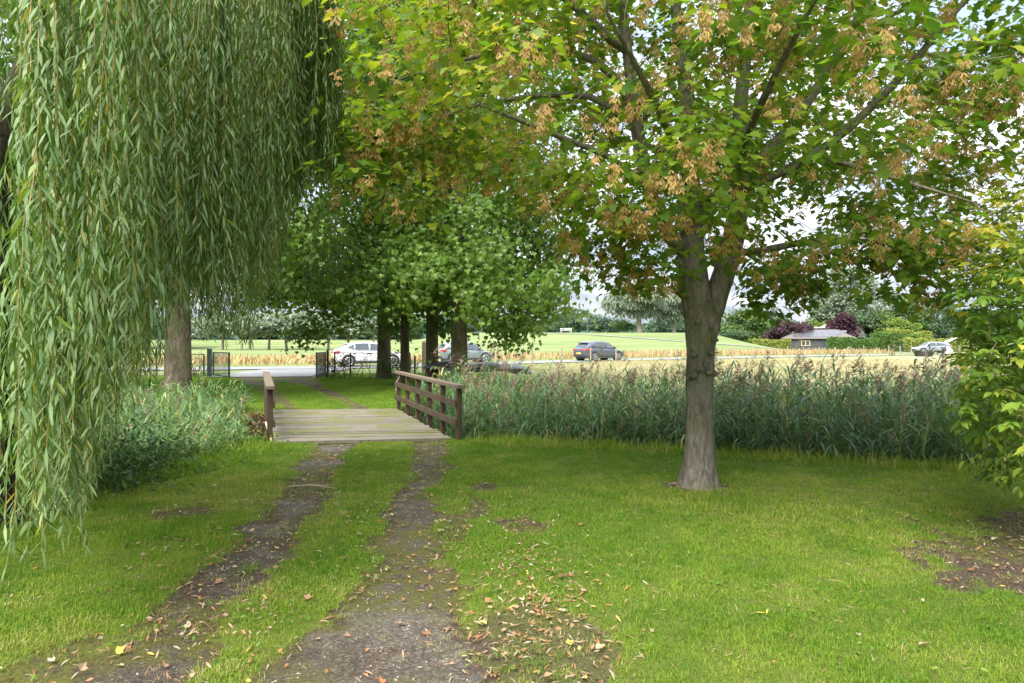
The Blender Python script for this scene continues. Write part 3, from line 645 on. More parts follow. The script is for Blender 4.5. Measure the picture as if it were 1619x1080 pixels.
# ------------------------------------------------------------------ cars
def car(label, loc, rz, paint, L=4.4, Wd=1.82, H=1.5, style='suv', tail=True, open_tail=False):
    e = empty('parked_car', label, 'car', loc, rz, 'cars by the road')
    h = Wd/2; k = L/4.4
    #      x     zlow  zbelt  half width
    st = [(-2.2, .42, .80, .74), (-2.16, .30, .92, .84), (-2.0, .24, 1.00, .92), (-1.5, .2, 1.0, .98), (-.8, .2, .97, 1.0), (0, .2, .95, 1.0), (.7, .2, .93, 1.0), (1.15, .2, .90, .985),
          (1.6, .21, .82, .96), (1.95, .24, .74, .90), (2.13, .28, .66, .80), (2.2, .38, .56, .68)]
    st = [(x*k, zl, zb*H/1.5, w*h) for x, zl, zb, w in st]
    sec = lambda x, zl, zb, w: [(x, 0, zl), (x, w*.86, zl), (x, w*.97, zl+.10), (x, w, zl+(zb-zl)*.5), (x, w*.985, zb-.10), (x, w*.93, zb-.03), (x, w*.8, zb+.012), (x, 0, zb+.045)]
    def loft(secs, close=True):
        mb = MB(); rings = []
        for s in secs: rings.append(s+[(p[0], -p[1], p[2]) for p in s[-2:0:-1]])
        m_ = len(rings[0]); vs = [p for r_ in rings for p in r_]
        fs = [(i*m_+j, i*m_+(j+1) % m_, (i+1)*m_+(j+1) % m_, (i+1)*m_+j) for i in range(len(rings)-1) for j in range(m_)]
        fs += [tuple(range(m_))[::-1], tuple(range((len(rings)-1)*m_, len(rings)*m_))]
        return mb.add(vs, fs)
    o = loft([sec(*s) for s in st]).build('body', paint, e, smooth=True)
    o.modifiers.new('s', 'SUBSURF').render_levels = 1; o.modifiers['s'].levels = 1
    if style == 'suv': gh = [(-2.02, .97, .02), (-1.72, 1.30, .8), (-1.45, 1.46, .93), (-.6, 1.5, 1.0), (.1, 1.49, 1.0), (.45, 1.42, .98), (.85, 1.18, .9), (1.2, .93, .2)]
    elif style == 'coupe': gh = [(-2.08, .99, .02), (-1.6, 1.22, .8), (-1.15, 1.42, .93), (-.4, 1.5, 1.0), (.15, 1.48, 1.0), (.5, 1.40, .98), (.9, 1.17, .9), (1.3, .92, .2)]
    else: gh = [(-2.05, .97, .02), (-1.9, 1.25, .8), (-1.7, 1.44, .93), (-.7, 1.5, 1.0), (.2, 1.49, 1.0), (.5, 1.40, .98), (.85, 1.18, .9), (1.2, .93, .2)]
    gh = [(x*k, z*H/1.5, w) for x, z, w in gh]
    bz = lambda x: float(np.interp(x, [s[0] for s in st], [s[2] for s in st]))-.02
    wb = lambda x: float(np.interp(x, [s[0] for s in st], [s[3] for s in st]))*.93
    rz_ = lambda x: float(np.interp(x, [g[0] for g in gh], [g[1] for g in gh]))
    rw = lambda x: wb(x)*(1-.26*min(1, (rz_(x)-bz(x))/.5))
    gsec = []
    for x, z, w in gh:
        z = max(z, bz(x)+.03); gsec.append([(x, 0, bz(x)-.05), (x, wb(x), bz(x)-.03), (x, (wb(x)+rw(x))/2+.012, (bz(x)+z)/2), (x, rw(x), z-.05), (x, rw(x)*.86, z-.008), (x, 0, z+.02)])
    loft(gsec).build('cabin', paint, e, smooth=True)
    def side(x, s, sg, out=.02):
        b, t = bz(x), rz_(x)-.045; y = wb(x)+(rw(x)-wb(x))*s; bulge = .012*4*s*(1-s)
        return (x, sg*(y+out+bulge), b+(t-b)*s)
    for sg in (1, -1):
        for x0, x1 in ([(-1.42, -1.0), (-.95, -.12), (-.04, .82)] if style != 'hatch' else [(-1.4, -.3), (-.2, .8)]):
            x0 *= k; x1 *= k; xs = np.linspace(x0, x1, 9); mb = MB(); vs = []
            for x in xs:
                top = .9; lo = .13
                if x0 < -1.2*k: f_ = (x-x0)/(x1-x0); lo = .13+.35*(1-f_); top = .6+.3*f_
                vs += [side(x, lo, sg), side(x, top, sg)]
            mb.add(vs, [(2*i, 2*i+2, 2*i+3, 2*i+1) if sg > 0 else (2*i+1, 2*i+3, 2*i+2, 2*i) for i in range(8)]); mb.build('side_window', M['glass'], e, smooth=True)
    # windscreen and rear window lie on the slope of the cabin
    def slope(x0, x1, name, f0, f1):
        mb = MB(); vs = []
        for x in np.linspace(x0, x1, 6):
            nx_ = .02 if x > 0 else -.02
            for s in np.linspace(-1, 1, 7): vs.append((x+nx_, s*rw(x)*f0, rz_(x)+.025-.02*abs(s)**3))
        fs = [(i*7+j, i*7+j+1, (i+1)*7+j+1, (i+1)*7+j) for i in range(5) for j in range(6)]
        return mb.add(vs, fs).build(name, M['glass'], e, smooth=True)
    slope(.52*k, 1.08*k, 'windscreen', .86, .86)
    if style == 'suv': slope(-1.95*k, -1.68*k, 'rear_window', .78, .8)
    elif style == 'coupe': slope(-1.95*k, -1.35*k, 'rear_window', .78, .8)
    else: slope(-2.0*k, -1.85*k, 'rear_window', .78, .8)
    mb = MB(); xs_ = {'suv': -1.66, 'coupe': -1.3, 'hatch': -1.84}[style]*k; mb.box((xs_-.1, 0, rz_(xs_)+.035), (.22, Wd*.62, .03)); mb.build('spoiler', M['black_plastic'] if style == 'suv' else paint, e, bevel=.01)
    mb = MB()
    for sg in (1, -1): mb.box((0, sg*(h*.975), .27), (2.0*k, .05, .14))
    mb.build('sill', M['black_plastic'], e, bevel=.01)
    mb = MB(); mb.box((-2.17*k, 0, .40), (.1, Wd*.74, .2)); mb.build('rear_bumper', M['black_plastic'], e, bevel=.03)
    mb = MB(); mb.box((2.16*k, 0, .40), (.1, Wd*.66, .2)); mb.build('front_grille', M['black_plastic'], e, bevel=.03)
    mb = MB(); mb.box((-2.235*k, 0, .60), (.012, .52, .115)); mb.build('number_plate', M['plate'], e)
    for sg in (1, -1):
        mb = MB(); mb.add([(-2.21*k, sg*.30*Wd/1.82, .86), (-2.20*k, sg*.30*Wd/1.82, .93), (-2.13*k, sg*.86*h, .95), (-1.86*k, sg*(h*.965), .99), (-1.84*k, sg*(h*.985), .90), (-2.15*k, sg*.86*h, .82)],
                          [(0,1,2,5), (5,2,3,4)] if sg < 0 else [(5,2,1,0), (4,3,2,5)])
        o = mb.build('tail_lamp', M['tail_red'], e); q = o.modifiers.new('t', 'SOLIDIFY'); q.thickness = .05; q.offset = 0
        mb = MB(); mb.add([(2.17*k, sg*.45*Wd/1.82, .60), (2.13*k, sg*.5*Wd/1.82, .70), (1.92*k, sg*h*.86, .76), (1.80*k, sg*h*.93, .74), (1.95*k, sg*h*.9, .64)], [(0,1,2,3,4)])
        o = mb.build('headlamp', M['lamp_clear'], e); q = o.modifiers.new('t', 'SOLIDIFY'); q.thickness = .06; q.offset = 0
        mb = MB(); mb.box((.78*k, sg*(h+.08), 1.0*H/1.5), (.12, .2, .13)); mb.build('wing_mirror', M['black_plastic'], e, bevel=.03)
        mb = MB()
        for x in (-.12, -1.0): mb.box((x*k, sg*(h*.998), .80), (.16, .03, .028))
        mb.build('door_handle', M['black_plastic'], e)
        for x in (-1.33, 1.33):
            mb = MB(); mb.tube([(x*k, sg*(h-.32), .36), (x*k, sg*(h+.012), .36)], .415, 24); mb.build('wheel_arch', M['black_plastic'], e)
            wh = MB(); wh.tube([(0, -.1, 0), (0, -.085, 0), (0, .085, 0), (0, .1, 0)], [.27, .335, .335, .27], 28); w_ = wh.build('wheel', M['tyre'], e, smooth=False, loc=(x*k, sg*(h-.06), .335))
            r_ = MB(); y0 = sg*.112
            r_.tube([(0, y0-.02*sg, 0), (0, y0, 0)], .06, 10)
            for a in range(5):
                for da in (-.14, .14):
                    an = a*2*pi/5+da; r_.beam((cos(an-da)*.04, y0, sin(an-da)*.04), (cos(an)*.225, y0-.005*sg, sin(an)*.225), .022, .03, up=(0, 1, 0))
            mbt = [(cos(t)*.235, y0-.01*sg, sin(t)*.235) for t in np.linspace(0, 2*pi, 25)]; r_.tube(mbt, .014, 5, cap=False)
            r_.build('rim', M['rim'], w_)
    if open_tail:
        mb = MB(); mb.beam((-1.8*k, 0, 1.50), (-2.75*k, 0, 2.0), Wd*.72, .05); mb.build('raised_tailgate', M['white'], e, bevel=.02)
    return e
def cpos(px, d, z=None): x, y = pf(px, d); return (x, y, float(gheight(x, y))+.055)
car('white sloping-back car standing on the road behind the wire fence', cpos(583, 43.2), radians(21), M['paint_white'], 4.5, 1.84, 1.55, 'coupe')
car('dark blue grey five-door car with red tail lamps seen from behind at an angle', cpos(947, 56.0), radians(36), M['paint_grey'], 4.36, 1.84, 1.58, 'suv')
car('grey green car mostly hidden behind the thick plane tree trunk', cpos(736, 49.8), radians(24), M['paint_green'], 4.1, 1.76, 1.5, 'hatch')
car('silver car with its tailgate up parked beyond the fence at the far right', cpos(1473, 92), radians(172), M['paint_silver'], 4.6, 1.8, 1.5, 'hatch', open_tail=True)
for i, (px, d, w, hh) in enumerate([(1501, 90, .35, .95), (1506, 90.5, .3, .6)]):
    x, y = pf(px, d); mb = MB(); mb.add([(x-w, y, 0), (x+w, y, 0), (x+w*.7, y+.6, 0), (x-w*.7, y+.6, 0), (x-w*.35, y+.2, hh), (x+w*.5, y+.2, hh), (x+w*.4, y+.4, hh), (x-w*.3, y+.4, hh)],
       [(3,2,1,0),(4,5,6,7),(0,1,5,4),(1,2,6,5),(2,3,7,6),(3,0,4,7)])
    tag(mb.build('feed_bag', M['white'], bevel=.06), 'tall white sack standing right of the silver car' if i == 0 else 'shorter white sack beside the tall white one', 'sack')
x, y = pf(895, 131); e = empty('white_bench', 'small white bench on top of the dike below the trees', 'bench', (x, y, float(gheight(x, y))))
mb = MB(); mb.box((0, 0, .45), (2.2, .4, .07)); mb.build('seat', M['white'], e); mb = MB(); mb.box((0, .2, .8), (2.2, .05, .22)); mb.build('backrest', M['white'], e)
for s in (-1, 1): mb = MB(); mb.box((s*.95, 0, .21), (.08, .35, .42)); mb.build('leg', M['white'], e)

# ------------------------------------------------------------------ buildings
bx, by = pf(1352, 119)
barn = empty('wooden_barn', 'low black boarded barn with solar panels on its grey hipped roof', 'barn', (bx, by, 0), radians(-27))
# local frame: x along the front (to the left is negative), y into the depth; origin = nearest front corner
Lb, Db, hb, hr = 11.6, 8.6, 2.15, 3.72
z0 = 0.0
nb = 11
for i in range(nb):
    z = z0+.02+i*(hb/nb); mb = MB(); mb.add([(-Lb, -.03, z), (0, -.03, z), (0, 0, z), (-Lb, 0, z), (-Lb, -.008, z+hb/nb), (0, -.008, z+hb/nb), (0, .0, z+hb/nb), (-Lb, 0, z+hb/nb)], [(3,2,1,0),(4,5,6,7),(0,1,5,4),(1,2,6,5),(3,0,4,7)]); mb.build('board', M['boards'], barn)
    mb = MB(); mb.add([(.0, 0, z), (.03, 0, z), (.03, Db, z), (0, Db, z), (0, 0, z+hb/nb), (.008, 0, z+hb/nb), (.008, Db, z+hb/nb), (0, Db, z+hb/nb)], [(3,2,1,0),(4,5,6,7),(0,1,5,4),(1,2,6,5),(2,3,7,6)]); mb.build('board', M['boards'], barn)
mb = MB(); mb.box((-Lb/2, Db/2+.01, hb/2), (Lb-.02, Db-.03, hb)); mb.build('wall', M['boards'], barn)
eo = .35
ev = [(-Lb-eo, -eo, hb), (eo, -eo, hb), (eo, Db+eo, hb), (-Lb-eo, Db+eo, hb)]
rd = [(-Lb+2.6, Db/2, hr-.02), (-2.9, Db/2, hr)]
mb = MB(); mb.add(ev+rd, [(0,1,5,4), (1,2,5), (2,3,4,5), (3,0,4), (3,2,1,0)]); rf = mb.build('roof', M['tiles'], barn)
mb = MB()
for a, b in ((ev[0], ev[1]), (ev[1], ev[2])): mb.beam(Vector(a)+Vector((0,0,-.03)), Vector(b)+Vector((0,0,-.03)), .1, .12)
mb.build('gutter', M['tiles'], barn)
mb = MB(); mb.tube([rd[0], rd[1]], .09, 6)
for a, b in ((ev[1], rd[1]), (ev[0], rd[0])): mb.tube([a, b], .08, 6)
mb.build('ridge_tiles', M['tiles'], rf)
A0, B0, C0, D0 = Vector(ev[0]), Vector(ev[1]), Vector(rd[1]), Vector(rd[0])
nrm = (B0-A0).cross(D0-A0).normalized()
for r_ in range(3):
    for c_ in range(7):
        def q(u, v):
            lo = A0.lerp(B0, u); hi = D0+(C0-D0)*((u-.2)/.6); return (A0.lerp(B0, .0)+(B0-A0)*u)+(Vector((0, Db/2+eo, hr-hb)))*v+nrm*.06
        u0, u1 = .155+c_*.083, .155+(c_+1)*.083-.004; v0, v1 = .16+r_*.25, .16+(r_+1)*.25-.012
        sh = .065*r_
        mb = MB(); mb.add([q(u0+sh, v0), q(u1+sh, v0), q(u1+sh+.0, v1), q(u0+sh, v1)], [(0,1,2,3)]); o = mb.build('solar_panel', M['solar'], rf); s_ = o.modifiers.new('t', 'SOLIDIFY'); s_.thickness = .04
for xc, w in ((-7.9, 1.5), (-4.6, 1.1)):
    mb = MB(); mb.box((xc, -.05, 1.30), (w, .06, .95)); wdw = mb.build('window', M['window_pale'] if xc < -6 else M['boards'], barn)
    for sx in (-.25, .25):
        mb = MB(); mb.box((xc+sx*w*.92, -.085, 1.30), (w*.36, .02, .72)); mb.build('pane', M['glass'], wdw)
for xc in (-Lb+.02, .03): mb = MB(); mb.box((xc, -.05, hb/2), (.12, .08, hb)); mb.build('corner_board', M['tiles'], barn)
hx, hy = pf(1312, 133)
house = empty('farmhouse', 'dark gabled house behind the barn with a white-edged dormer', 'house', (hx, hy, 0), radians(-20)); house.scale = (1, 1, .74)
mb = MB(); mb.box((0, 4, 1.6), (12, 8, 3.2)); mb.build('wall', M['boards'], house)
mb = MB(); mb.add([(-6.5,-.5,3.0),(6.5,-.5,3.0),(6.5,8.5,3.0),(-6.5,8.5,3.0),(1.5,4,7.4),(5.5,4,7.4)], [(0,1,5,4),(1,2,5),(2,3,4,5),(3,0,4),(3,2,1,0)]); hrf = mb.build('roof', M['tiles'], house)
mb = MB(); mb.beam((-6.6, -.6, 2.95), (1.3, 3.7, 7.4), .3, .35); mb.build('barge_board', M['white'], house)
dm = MB(); dm.box((-1.0, 1.6, 4.95), (2.6, 2.4, 1.5)); dmo = dm.build('dormer', M['boards'], house)
mb = MB(); mb.box((-1.0, 1.4, 5.86), (3.3, 3.0, .28)); mb.build('dormer_roof', M['white'], dmo)
mb = MB(); mb.box((-2.2, .36, 4.95), (.25, .08, 1.5)); mb.build('dormer_frame', M['white'], dmo)
mb = MB(); mb.box((-.9, .36, 5.0), (1.8, .06, .9)); mb.build('pane', M['glass'], dmo)

# ------------------------------------------------------------------ sycamore in front
def split_leaves(parent, T, pos, fwd, up, size, tint, mat, near_n, name='leaf', rest='foliage', key=None):
    """the leaves that show largest are parts of their own, the rest one part"""
    d = np.linalg.norm(pos-np.array([0, 0, 1.6]), axis=1); px = 809.5+F*pos[:, 0]/np.maximum(pos[:, 1], .1); py = 540-F*(pos[:, 2]-1.6)/np.maximum(pos[:, 1], .1)
    vis = (px > 0) & (px < 1619) & (py > 0) & (py < 1080) & (pos[:, 1] > .3)
    o_ = np.argsort(np.where(vis, d, 1e6)/np.broadcast_to(size, d.shape))[:near_n]
    m_ = np.zeros(len(pos), bool); m_[o_] = True
    size = np.broadcast_to(size, (len(pos),)); off = np.array(parent.location)
    shared = [mk(name, T[0], T[1], mat, tint=np.full(len(T[0]), t), smooth=True) for t in np.linspace(.02, .98, 12)]
    y = norm(fwd); x = norm(np.cross(y, up)); z = np.cross(x, y)
    for i in o_:
        o = link(name, shared[int(np.clip(tint[i]*12, 0, 11))], parent)
        o.matrix_local = Matrix(((x[i,0]*size[i], y[i,0]*size[i], z[i,0]*size[i], pos[i,0]-off[0]), (x[i,1]*size[i], y[i,1]*size[i], z[i,1]*size[i], pos[i,1]-off[1]),
                                 (x[i,2]*size[i], y[i,2]*size[i], z[i,2]*size[i], pos[i,2]-off[2]), (0, 0, 0, 1)))
    k = ~m_
    if T is MAPLE: T = MAPLE_LOW
    v, f, t = leaves(T, pos[k]-off, fwd[k], up[k], size[k], tint[k])
    return tag(link(rest, mk(rest, v, f, mat, tint=t, smooth=True), parent), kind='stuff')
def pxy(p): return 809.5+F*p[..., 0]/p[..., 1], 540-F*(p[..., 2]-1.6)/p[..., 1]

base = P(1105, 768, 7.7); base[2] = 0
mt = empty('sycamore_tree', 'sycamore with grey forked trunk and hanging brown seed clusters on the front lawn', 'tree', tuple(base))
mains = [
 ([P(1105, 775, 7.7), P(1105, 758, 7.7), P(1105, 735, 7.7), P(1106, 650, 7.7), P(1108, 560, 7.7), P(1110, 505, 7.7)], [.215, .185, .165, .143, .150, .20], None),
 ([P(1108, 520, 7.7), P(1098, 450, 7.66), P(1092, 395, 7.62), P(1092, 345, 7.6), P(1090, 250, 7.6), P(1086, 150, 7.65), P(1072, 50, 7.7), P(1060, -80, 7.8), P(1050, -260, 7.9)], [.17, .155, .14, .125, .10, .085, .065, .045, .015], 0),
 ([P(1094, 400, 7.6), P(1062, 385, 7.55), P(1036, 342, 7.5), P(1020, 280, 7.45), P(1005, 190, 7.4), P(992, 80, 7.35), P(975, -60, 7.3), P(950, -220, 7.2)], [.10, .085, .08, .075, .07, .055, .04, .015], 0),
 ([P(1116, 520, 7.72), P(1135, 462, 7.78), P(1155, 402, 7.85), P(1168, 335, 7.9), P(1166, 262, 7.95), P(1172, 150, 8.05), P(1185, 40, 8.2), P(1190, -100, 8.3), P(1200, -240, 8.4)], [.15, .14, .13, .115, .10, .08, .06, .04, .015], 0),
 ([P(1166, 285, 7.95), P(1215, 240, 8.05), P(1262, 186, 8.2), P(1310, 110, 8.4), P(1360, 20, 8.6), P(1410, -90, 8.8)], [.075, .07, .062, .05, .04, .015], 0),
 ([P(1098, 325, 7.58), P(1128, 312, 7.4), P(1210, 286, 7.2), P(1290, 245, 7.0), P(1345, 205, 6.9), P(1395, 153, 6.8), P(1440, 105, 6.7), P(1480, 55, 6.6), P(1535, -10, 6.5), P(1600, -90, 6.4)], [.05, .052, .05, .046, .043, .04, .036, .03, .024, .012], 0),
 ([P(1160, 405, 7.85), P(1205, 400, 7.7), P(1262, 378, 7.5), P(1330, 379, 7.35), P(1420, 384, 7.2), P(1500, 405, 7.0)], [.045, .042, .036, .028, .02, .01], 0),
 ([P(1004, 180, 7.4), P(975, 120, 7.35), P(939, 90, 7.25), P(849, 74, 7.0), P(772, 84, 6.8), P(694, 103, 6.6), P(620, 130, 6.5)], [.045, .043, .04, .034, .028, .02, .01], 0),
 ([P(1006, 200, 7.4), P(935, 148, 7.6), P(860, 150, 7.7), P(791, 158, 7.8), P(729, 171, 7.9), P(660, 205, 8.0)], [.04, .036, .03, .026, .02, .01], 0),
 ([P(1022, 290, 7.45), P(960, 245, 7.0), P(869, 210, 6.7), P(820, 188, 6.5), P(760, 167, 6.3)], [.035, .032, .027, .02, .01], 0),
 ([P(993, 90, 7.35), P(946, 42, 7.0), P(890, -5, 6.7), P(820, -70, 6.4)], [.05, .045, .035, .015], 0),
 ([P(1092, 300, 7.6), P(1075, 250, 6.8), P(1050, 190, 5.9), P(1010, 110, 5.2), P(960, 20, 4.7)], [.05, .042, .035, .026, .012], 0),
 ([P(1168, 300, 7.9), P(1175, 235, 7.0), P(1200, 170, 6.1), P(1240, 90, 5.4), P(1290, 0, 4.9)], [.05, .042, .035, .026, .012], 0),
 ([P(1168, 270, 7.9), P(1200, 250, 8.9), P(1240, 220, 9.9), P(1270, 190, 10.8)], [.05, .04, .03, .012], 0),
 ([P(1088, 250, 7.6), P(1020, 230, 8.7), P(950, 215, 9.8), P(900, 200, 10.6)], [.05, .04, .03, .012], 0),
 ([P(1290, 245, 7.0), P(1350, 262, 6.6), P(1440, 290, 6.2), P(1540, 320, 5.9)], [.03, .025, .018, .008], 0),
]
BOT_X = [480, 540, 600, 700, 800, 860, 930, 1000, 1070, 1120, 1180, 1260, 1320, 1400, 1480, 1560, 1650, 1900]
BOT_Y = [200, 300, 320, 285, 300, 345, 400, 435, 425, 345, 425, 455, 390, 420, 460, 350, 250, 240]
tg = []
while len(tg) < 900:
    p = np.array([2.7, 7.5, 5.3])+rdir(1)[0]*R.random()**.38*np.array([5.0, 3.9, 3.5])
    px_, py_ = pxy(p)
    if p[1] < 3.9 or py_ > np.interp(px_, BOT_X, BOT_Y)-12 or px_ < 545: continue
    if p[0] < -1.9: continue
    if 1280 < px_ < 1600 and 60 < py_ < 360 and R.random() < .12: continue
    tg.append(p)
for px_, py_, d_, n_ in [(1110, 300, 5.6, 5), (1080, 250, 5.3, 6), (1000, 290, 5.6, 4), (1280, 120, 5.0, 4), (960, 380, 7, 5), (1000, 420, 7.2, 5), (1215, 430, 7.5, 9), (1265, 440, 7.9, 9), (1170, 440, 8.3, 4), (1040, 400, 7.0, 6), (980, 350, 7.2, 6), (1480, 460, 6.8, 5), (1440, 400, 6.9, 5), (560, 300, 6.4, 4), (600, 260, 6.5, 6), (640, 180, 6.5, 8), (700, 240, 6.8, 8), (1400, 330, 7, 4), (1480, 400, 6.8, 4),
                          (1440, 440, 6.9, 3), (1420, 420, 7.0, 3), (1560, 170, 6.5, 4), (1600, 60, 6.6, 4), (1590, 250, 6.8, 3), (900, 300, 6.9, 5), (820, 250, 6.7, 5)]:
    for k in range(n_): tg.append(P(px_, py_, d_)+R.normal(size=3)*np.array([.28, .45, .16]))
A, par, fixed, tips = grow(mains, tg, step=.22, zpen=.45, jit=.022, back=.3)
r = radii(A, par, fixed, tip=.0032, ex=2.25)
b3 = np.array(base)
v, f = tubes(A, par, r)
q = v-b3; low = q[:, 2] < 2.6; th = np.arctan2(q[:, 1], q[:, 0]); fl = np.clip(1-q[:, 2]/.42, 0, 1)**2
rel = .010*np.sin(th*7+3*np.sin(q[:, 2]*2.1))+.008*np.sin(th*3+q[:, 2]*5)+.055*fl*(.35+.65*np.cos(th*5+.7)**2)
v = v.copy(); v[:, 0] += np.where(low, np.cos(th)*rel, 0); v[:, 1] += np.where(low, np.sin(th)*rel, 0)
thick = mk('trunk', v-b3, f, M['bark_maple'], smooth=True)
tr = link('trunk', thick, mt)
# burrs on the trunk near the fork
mb = []
bumpsV = []; bumpsF = []; bb = 0
for k in range(46):
    py_ = R.uniform(360, 600) if k > 8 else R.uniform(330, 420); cx_ = np.interp(py_, [330, 420, 500, 600], [1093, 1094, 1110, 1108]); rr_ = np.interp(py_, [330, 420, 500, 600], [.12, .15, .2, .158])
    a = R.uniform(pi, 2*pi); c = P(cx_, py_, 7.65)+np.array([cos(a)*rr_, sin(a)*rr_+.04, 0])*.95; s = R.uniform(.018, .045)
    th, ph = np.meshgrid(np.linspace(0, pi, 6), np.linspace(0, 2*pi, 9)[:-1], indexing='ij')
    q = np.stack([np.sin(th)*np.cos(ph), np.sin(th)*np.sin(ph), np.cos(th)*.8], -1)*s*(1+.3*R.random(th.shape)[..., None])+c
    bumpsV.append(q.reshape(-1, 3)); ii = np.arange(48).reshape(6, 8)+bb; bb += 48
    bumpsF.append(np.stack([ii[:-1], ii[1:], np.roll(ii, -1, 1)[1:], np.roll(ii, -1, 1)[:-1]], -1).reshape(-1, 4))
tag(link('burrs', mk('burrs', np.vstack(bumpsV)-b3, np.vstack(bumpsF), M['bark_maple'], smooth=True), mt), kind='stuff')
lp = []; lf = []; lu = []; ls = []; lt = []
cen = np.array([2.3, 7.6, 4.0])
for t in tips:
    c = A[t]; out = norm(c-cen); out[2] *= .3; out = norm(out)
    n = R.integers(24, 44); px_, py_ = pxy(c)
    tb = np.clip(.44+.20*sst(1.8, -.6, c[0])+.10*R.normal(), 0, .9)
    o = R.normal(size=(n, 3))*np.array([.20, .20, .085]); pp = c+o
    fw = norm(norm(o*np.array([1, 1, .3])+out*.06)*1.0+np.array([0, 0, -.35])+R.normal(size=(n, 3))*.22)
    lp.append(pp); lf.append(fw); lu.append(norm(np.array([0, 0, 1.])+out*.15+R.normal(size=(n, 3))*.22)); ls.append(R.uniform(.06, .118, n)); lt.append(np.clip(tb+R.normal(size=n)*.17, 0, 1))
thin = np.where((r < .012) & (np.arange(len(A)) > 250))[0]
thin = R.choice(thin, min(len(thin), 2600), replace=False)
q = R.normal(size=(len(thin), 3)); lp.append(A[thin]+q*.07); lf.append(norm(q*np.array([1, 1, .3])+[0, 0, -.35])); lu.append(norm(R.normal(size=(len(thin), 3))*.3+[0, 0, 1])); ls.append(R.uniform(.08, .14, len(thin))); lt.append(np.clip(R.normal(.4, .2, len(thin)), 0, 1))
lp, lf, lu, ls, lt = np.vstack(lp), np.vstack(lf), np.vstack(lu), np.concatenate(ls), np.concatenate(lt)
pxs, pys = pxy(lp); ok = (pys < np.interp(pxs, BOT_X, BOT_Y)+70) & (lp[:, 1] > 3.3)
lp, lf, lu, ls, lt = lp[ok], lf[ok], lu[ok], ls[ok], lt[ok]
split_leaves(mt, MAPLE, lp, lf, lu, ls, lt, M['maple_leaf'], 300)
# seed clusters: hanging bunches of paired wings
def samara_bunch(seed, n=20):
    g = np.random.default_rng(seed); V = []; f = []; b = 0; T = []
    for i in range(n):
        z = -g.uniform(.015, .15); a = g.uniform(0, 2*pi); rr_ = g.uniform(.008, .045); c = np.array([cos(a)*rr_, sin(a)*rr_, z]); aa = g.uniform(0, 2*pi); tt = g.random()
        for s in (-1, 1):
            h = np.array([cos(aa)*s, sin(aa)*s, 0]); dn = norm(h*.55+np.array([0, 0, -.85])+g.normal(size=3)*.15); sd = norm(np.cross(dn, [sin(aa), -cos(aa), .3]))
            V += [c, c+dn*.012+sd*.004, c+dn*.036+sd*.008, c+dn*.040-sd*.004, c+dn*.014-sd*.005]; f += [(b, b+1, b+2), (b, b+2, b+3), (b, b+3, b+4)]; b += 5; T += [tt]*5
    return np.array(V), np.array(f), np.array(T)
bun = [samara_bunch(s) for s in range(5)]; bme = [mk('seed_cluster', v, f, M['samara'], tint=t) for v, f, t in bun]; bun = [samara_bunch(s+9, 11) for s in range(5)]
cand = tips[R.random(len(tips)) < .85]
sp = []
for t in cand:
    for k in range(R.integers(2, 9)): sp.append(A[t]+R.normal(size=3)*np.array([.16, .16, .05])+[0, 0, -.03])
sp = np.array(sp); px_, py_ = pxy(sp); sp = sp[(py_ < np.interp(px_, BOT_X, BOT_Y)+22)]; px_, py_ = pxy(sp); sc_ = R.uniform(.7, 1.25, len(sp))
vis = (px_ > 0) & (px_ < 1619) & (py_ > 0) & (sp[:, 1] > 3)
o_ = np.argsort(np.where(vis, sp[:, 1]/sc_, 1e6)); rest = []
for j, i in enumerate(o_):
    if j < 300:
        o = link('seed_cluster', bme[i % 5], mt, tuple(sp[i]-b3)); o.rotation_euler.z = R.uniform(0, 6.28); o.scale = (sc_[i],)*3
    else:
        v, f, t = bun[i % 5]; v = v*1.15; a = R.uniform(0, 6.28); Rm = np.array([[cos(a), -sin(a), 0], [sin(a), cos(a), 0], [0, 0, 1]]); rest.append((v@Rm.T*sc_[i]+sp[i]-b3, f, t))
if rest:
    v, f, t = join(rest); tag(link('seed_clusters', mk('seed_clusters', v, f, M['samara'], tint=t), mt), kind='stuff')

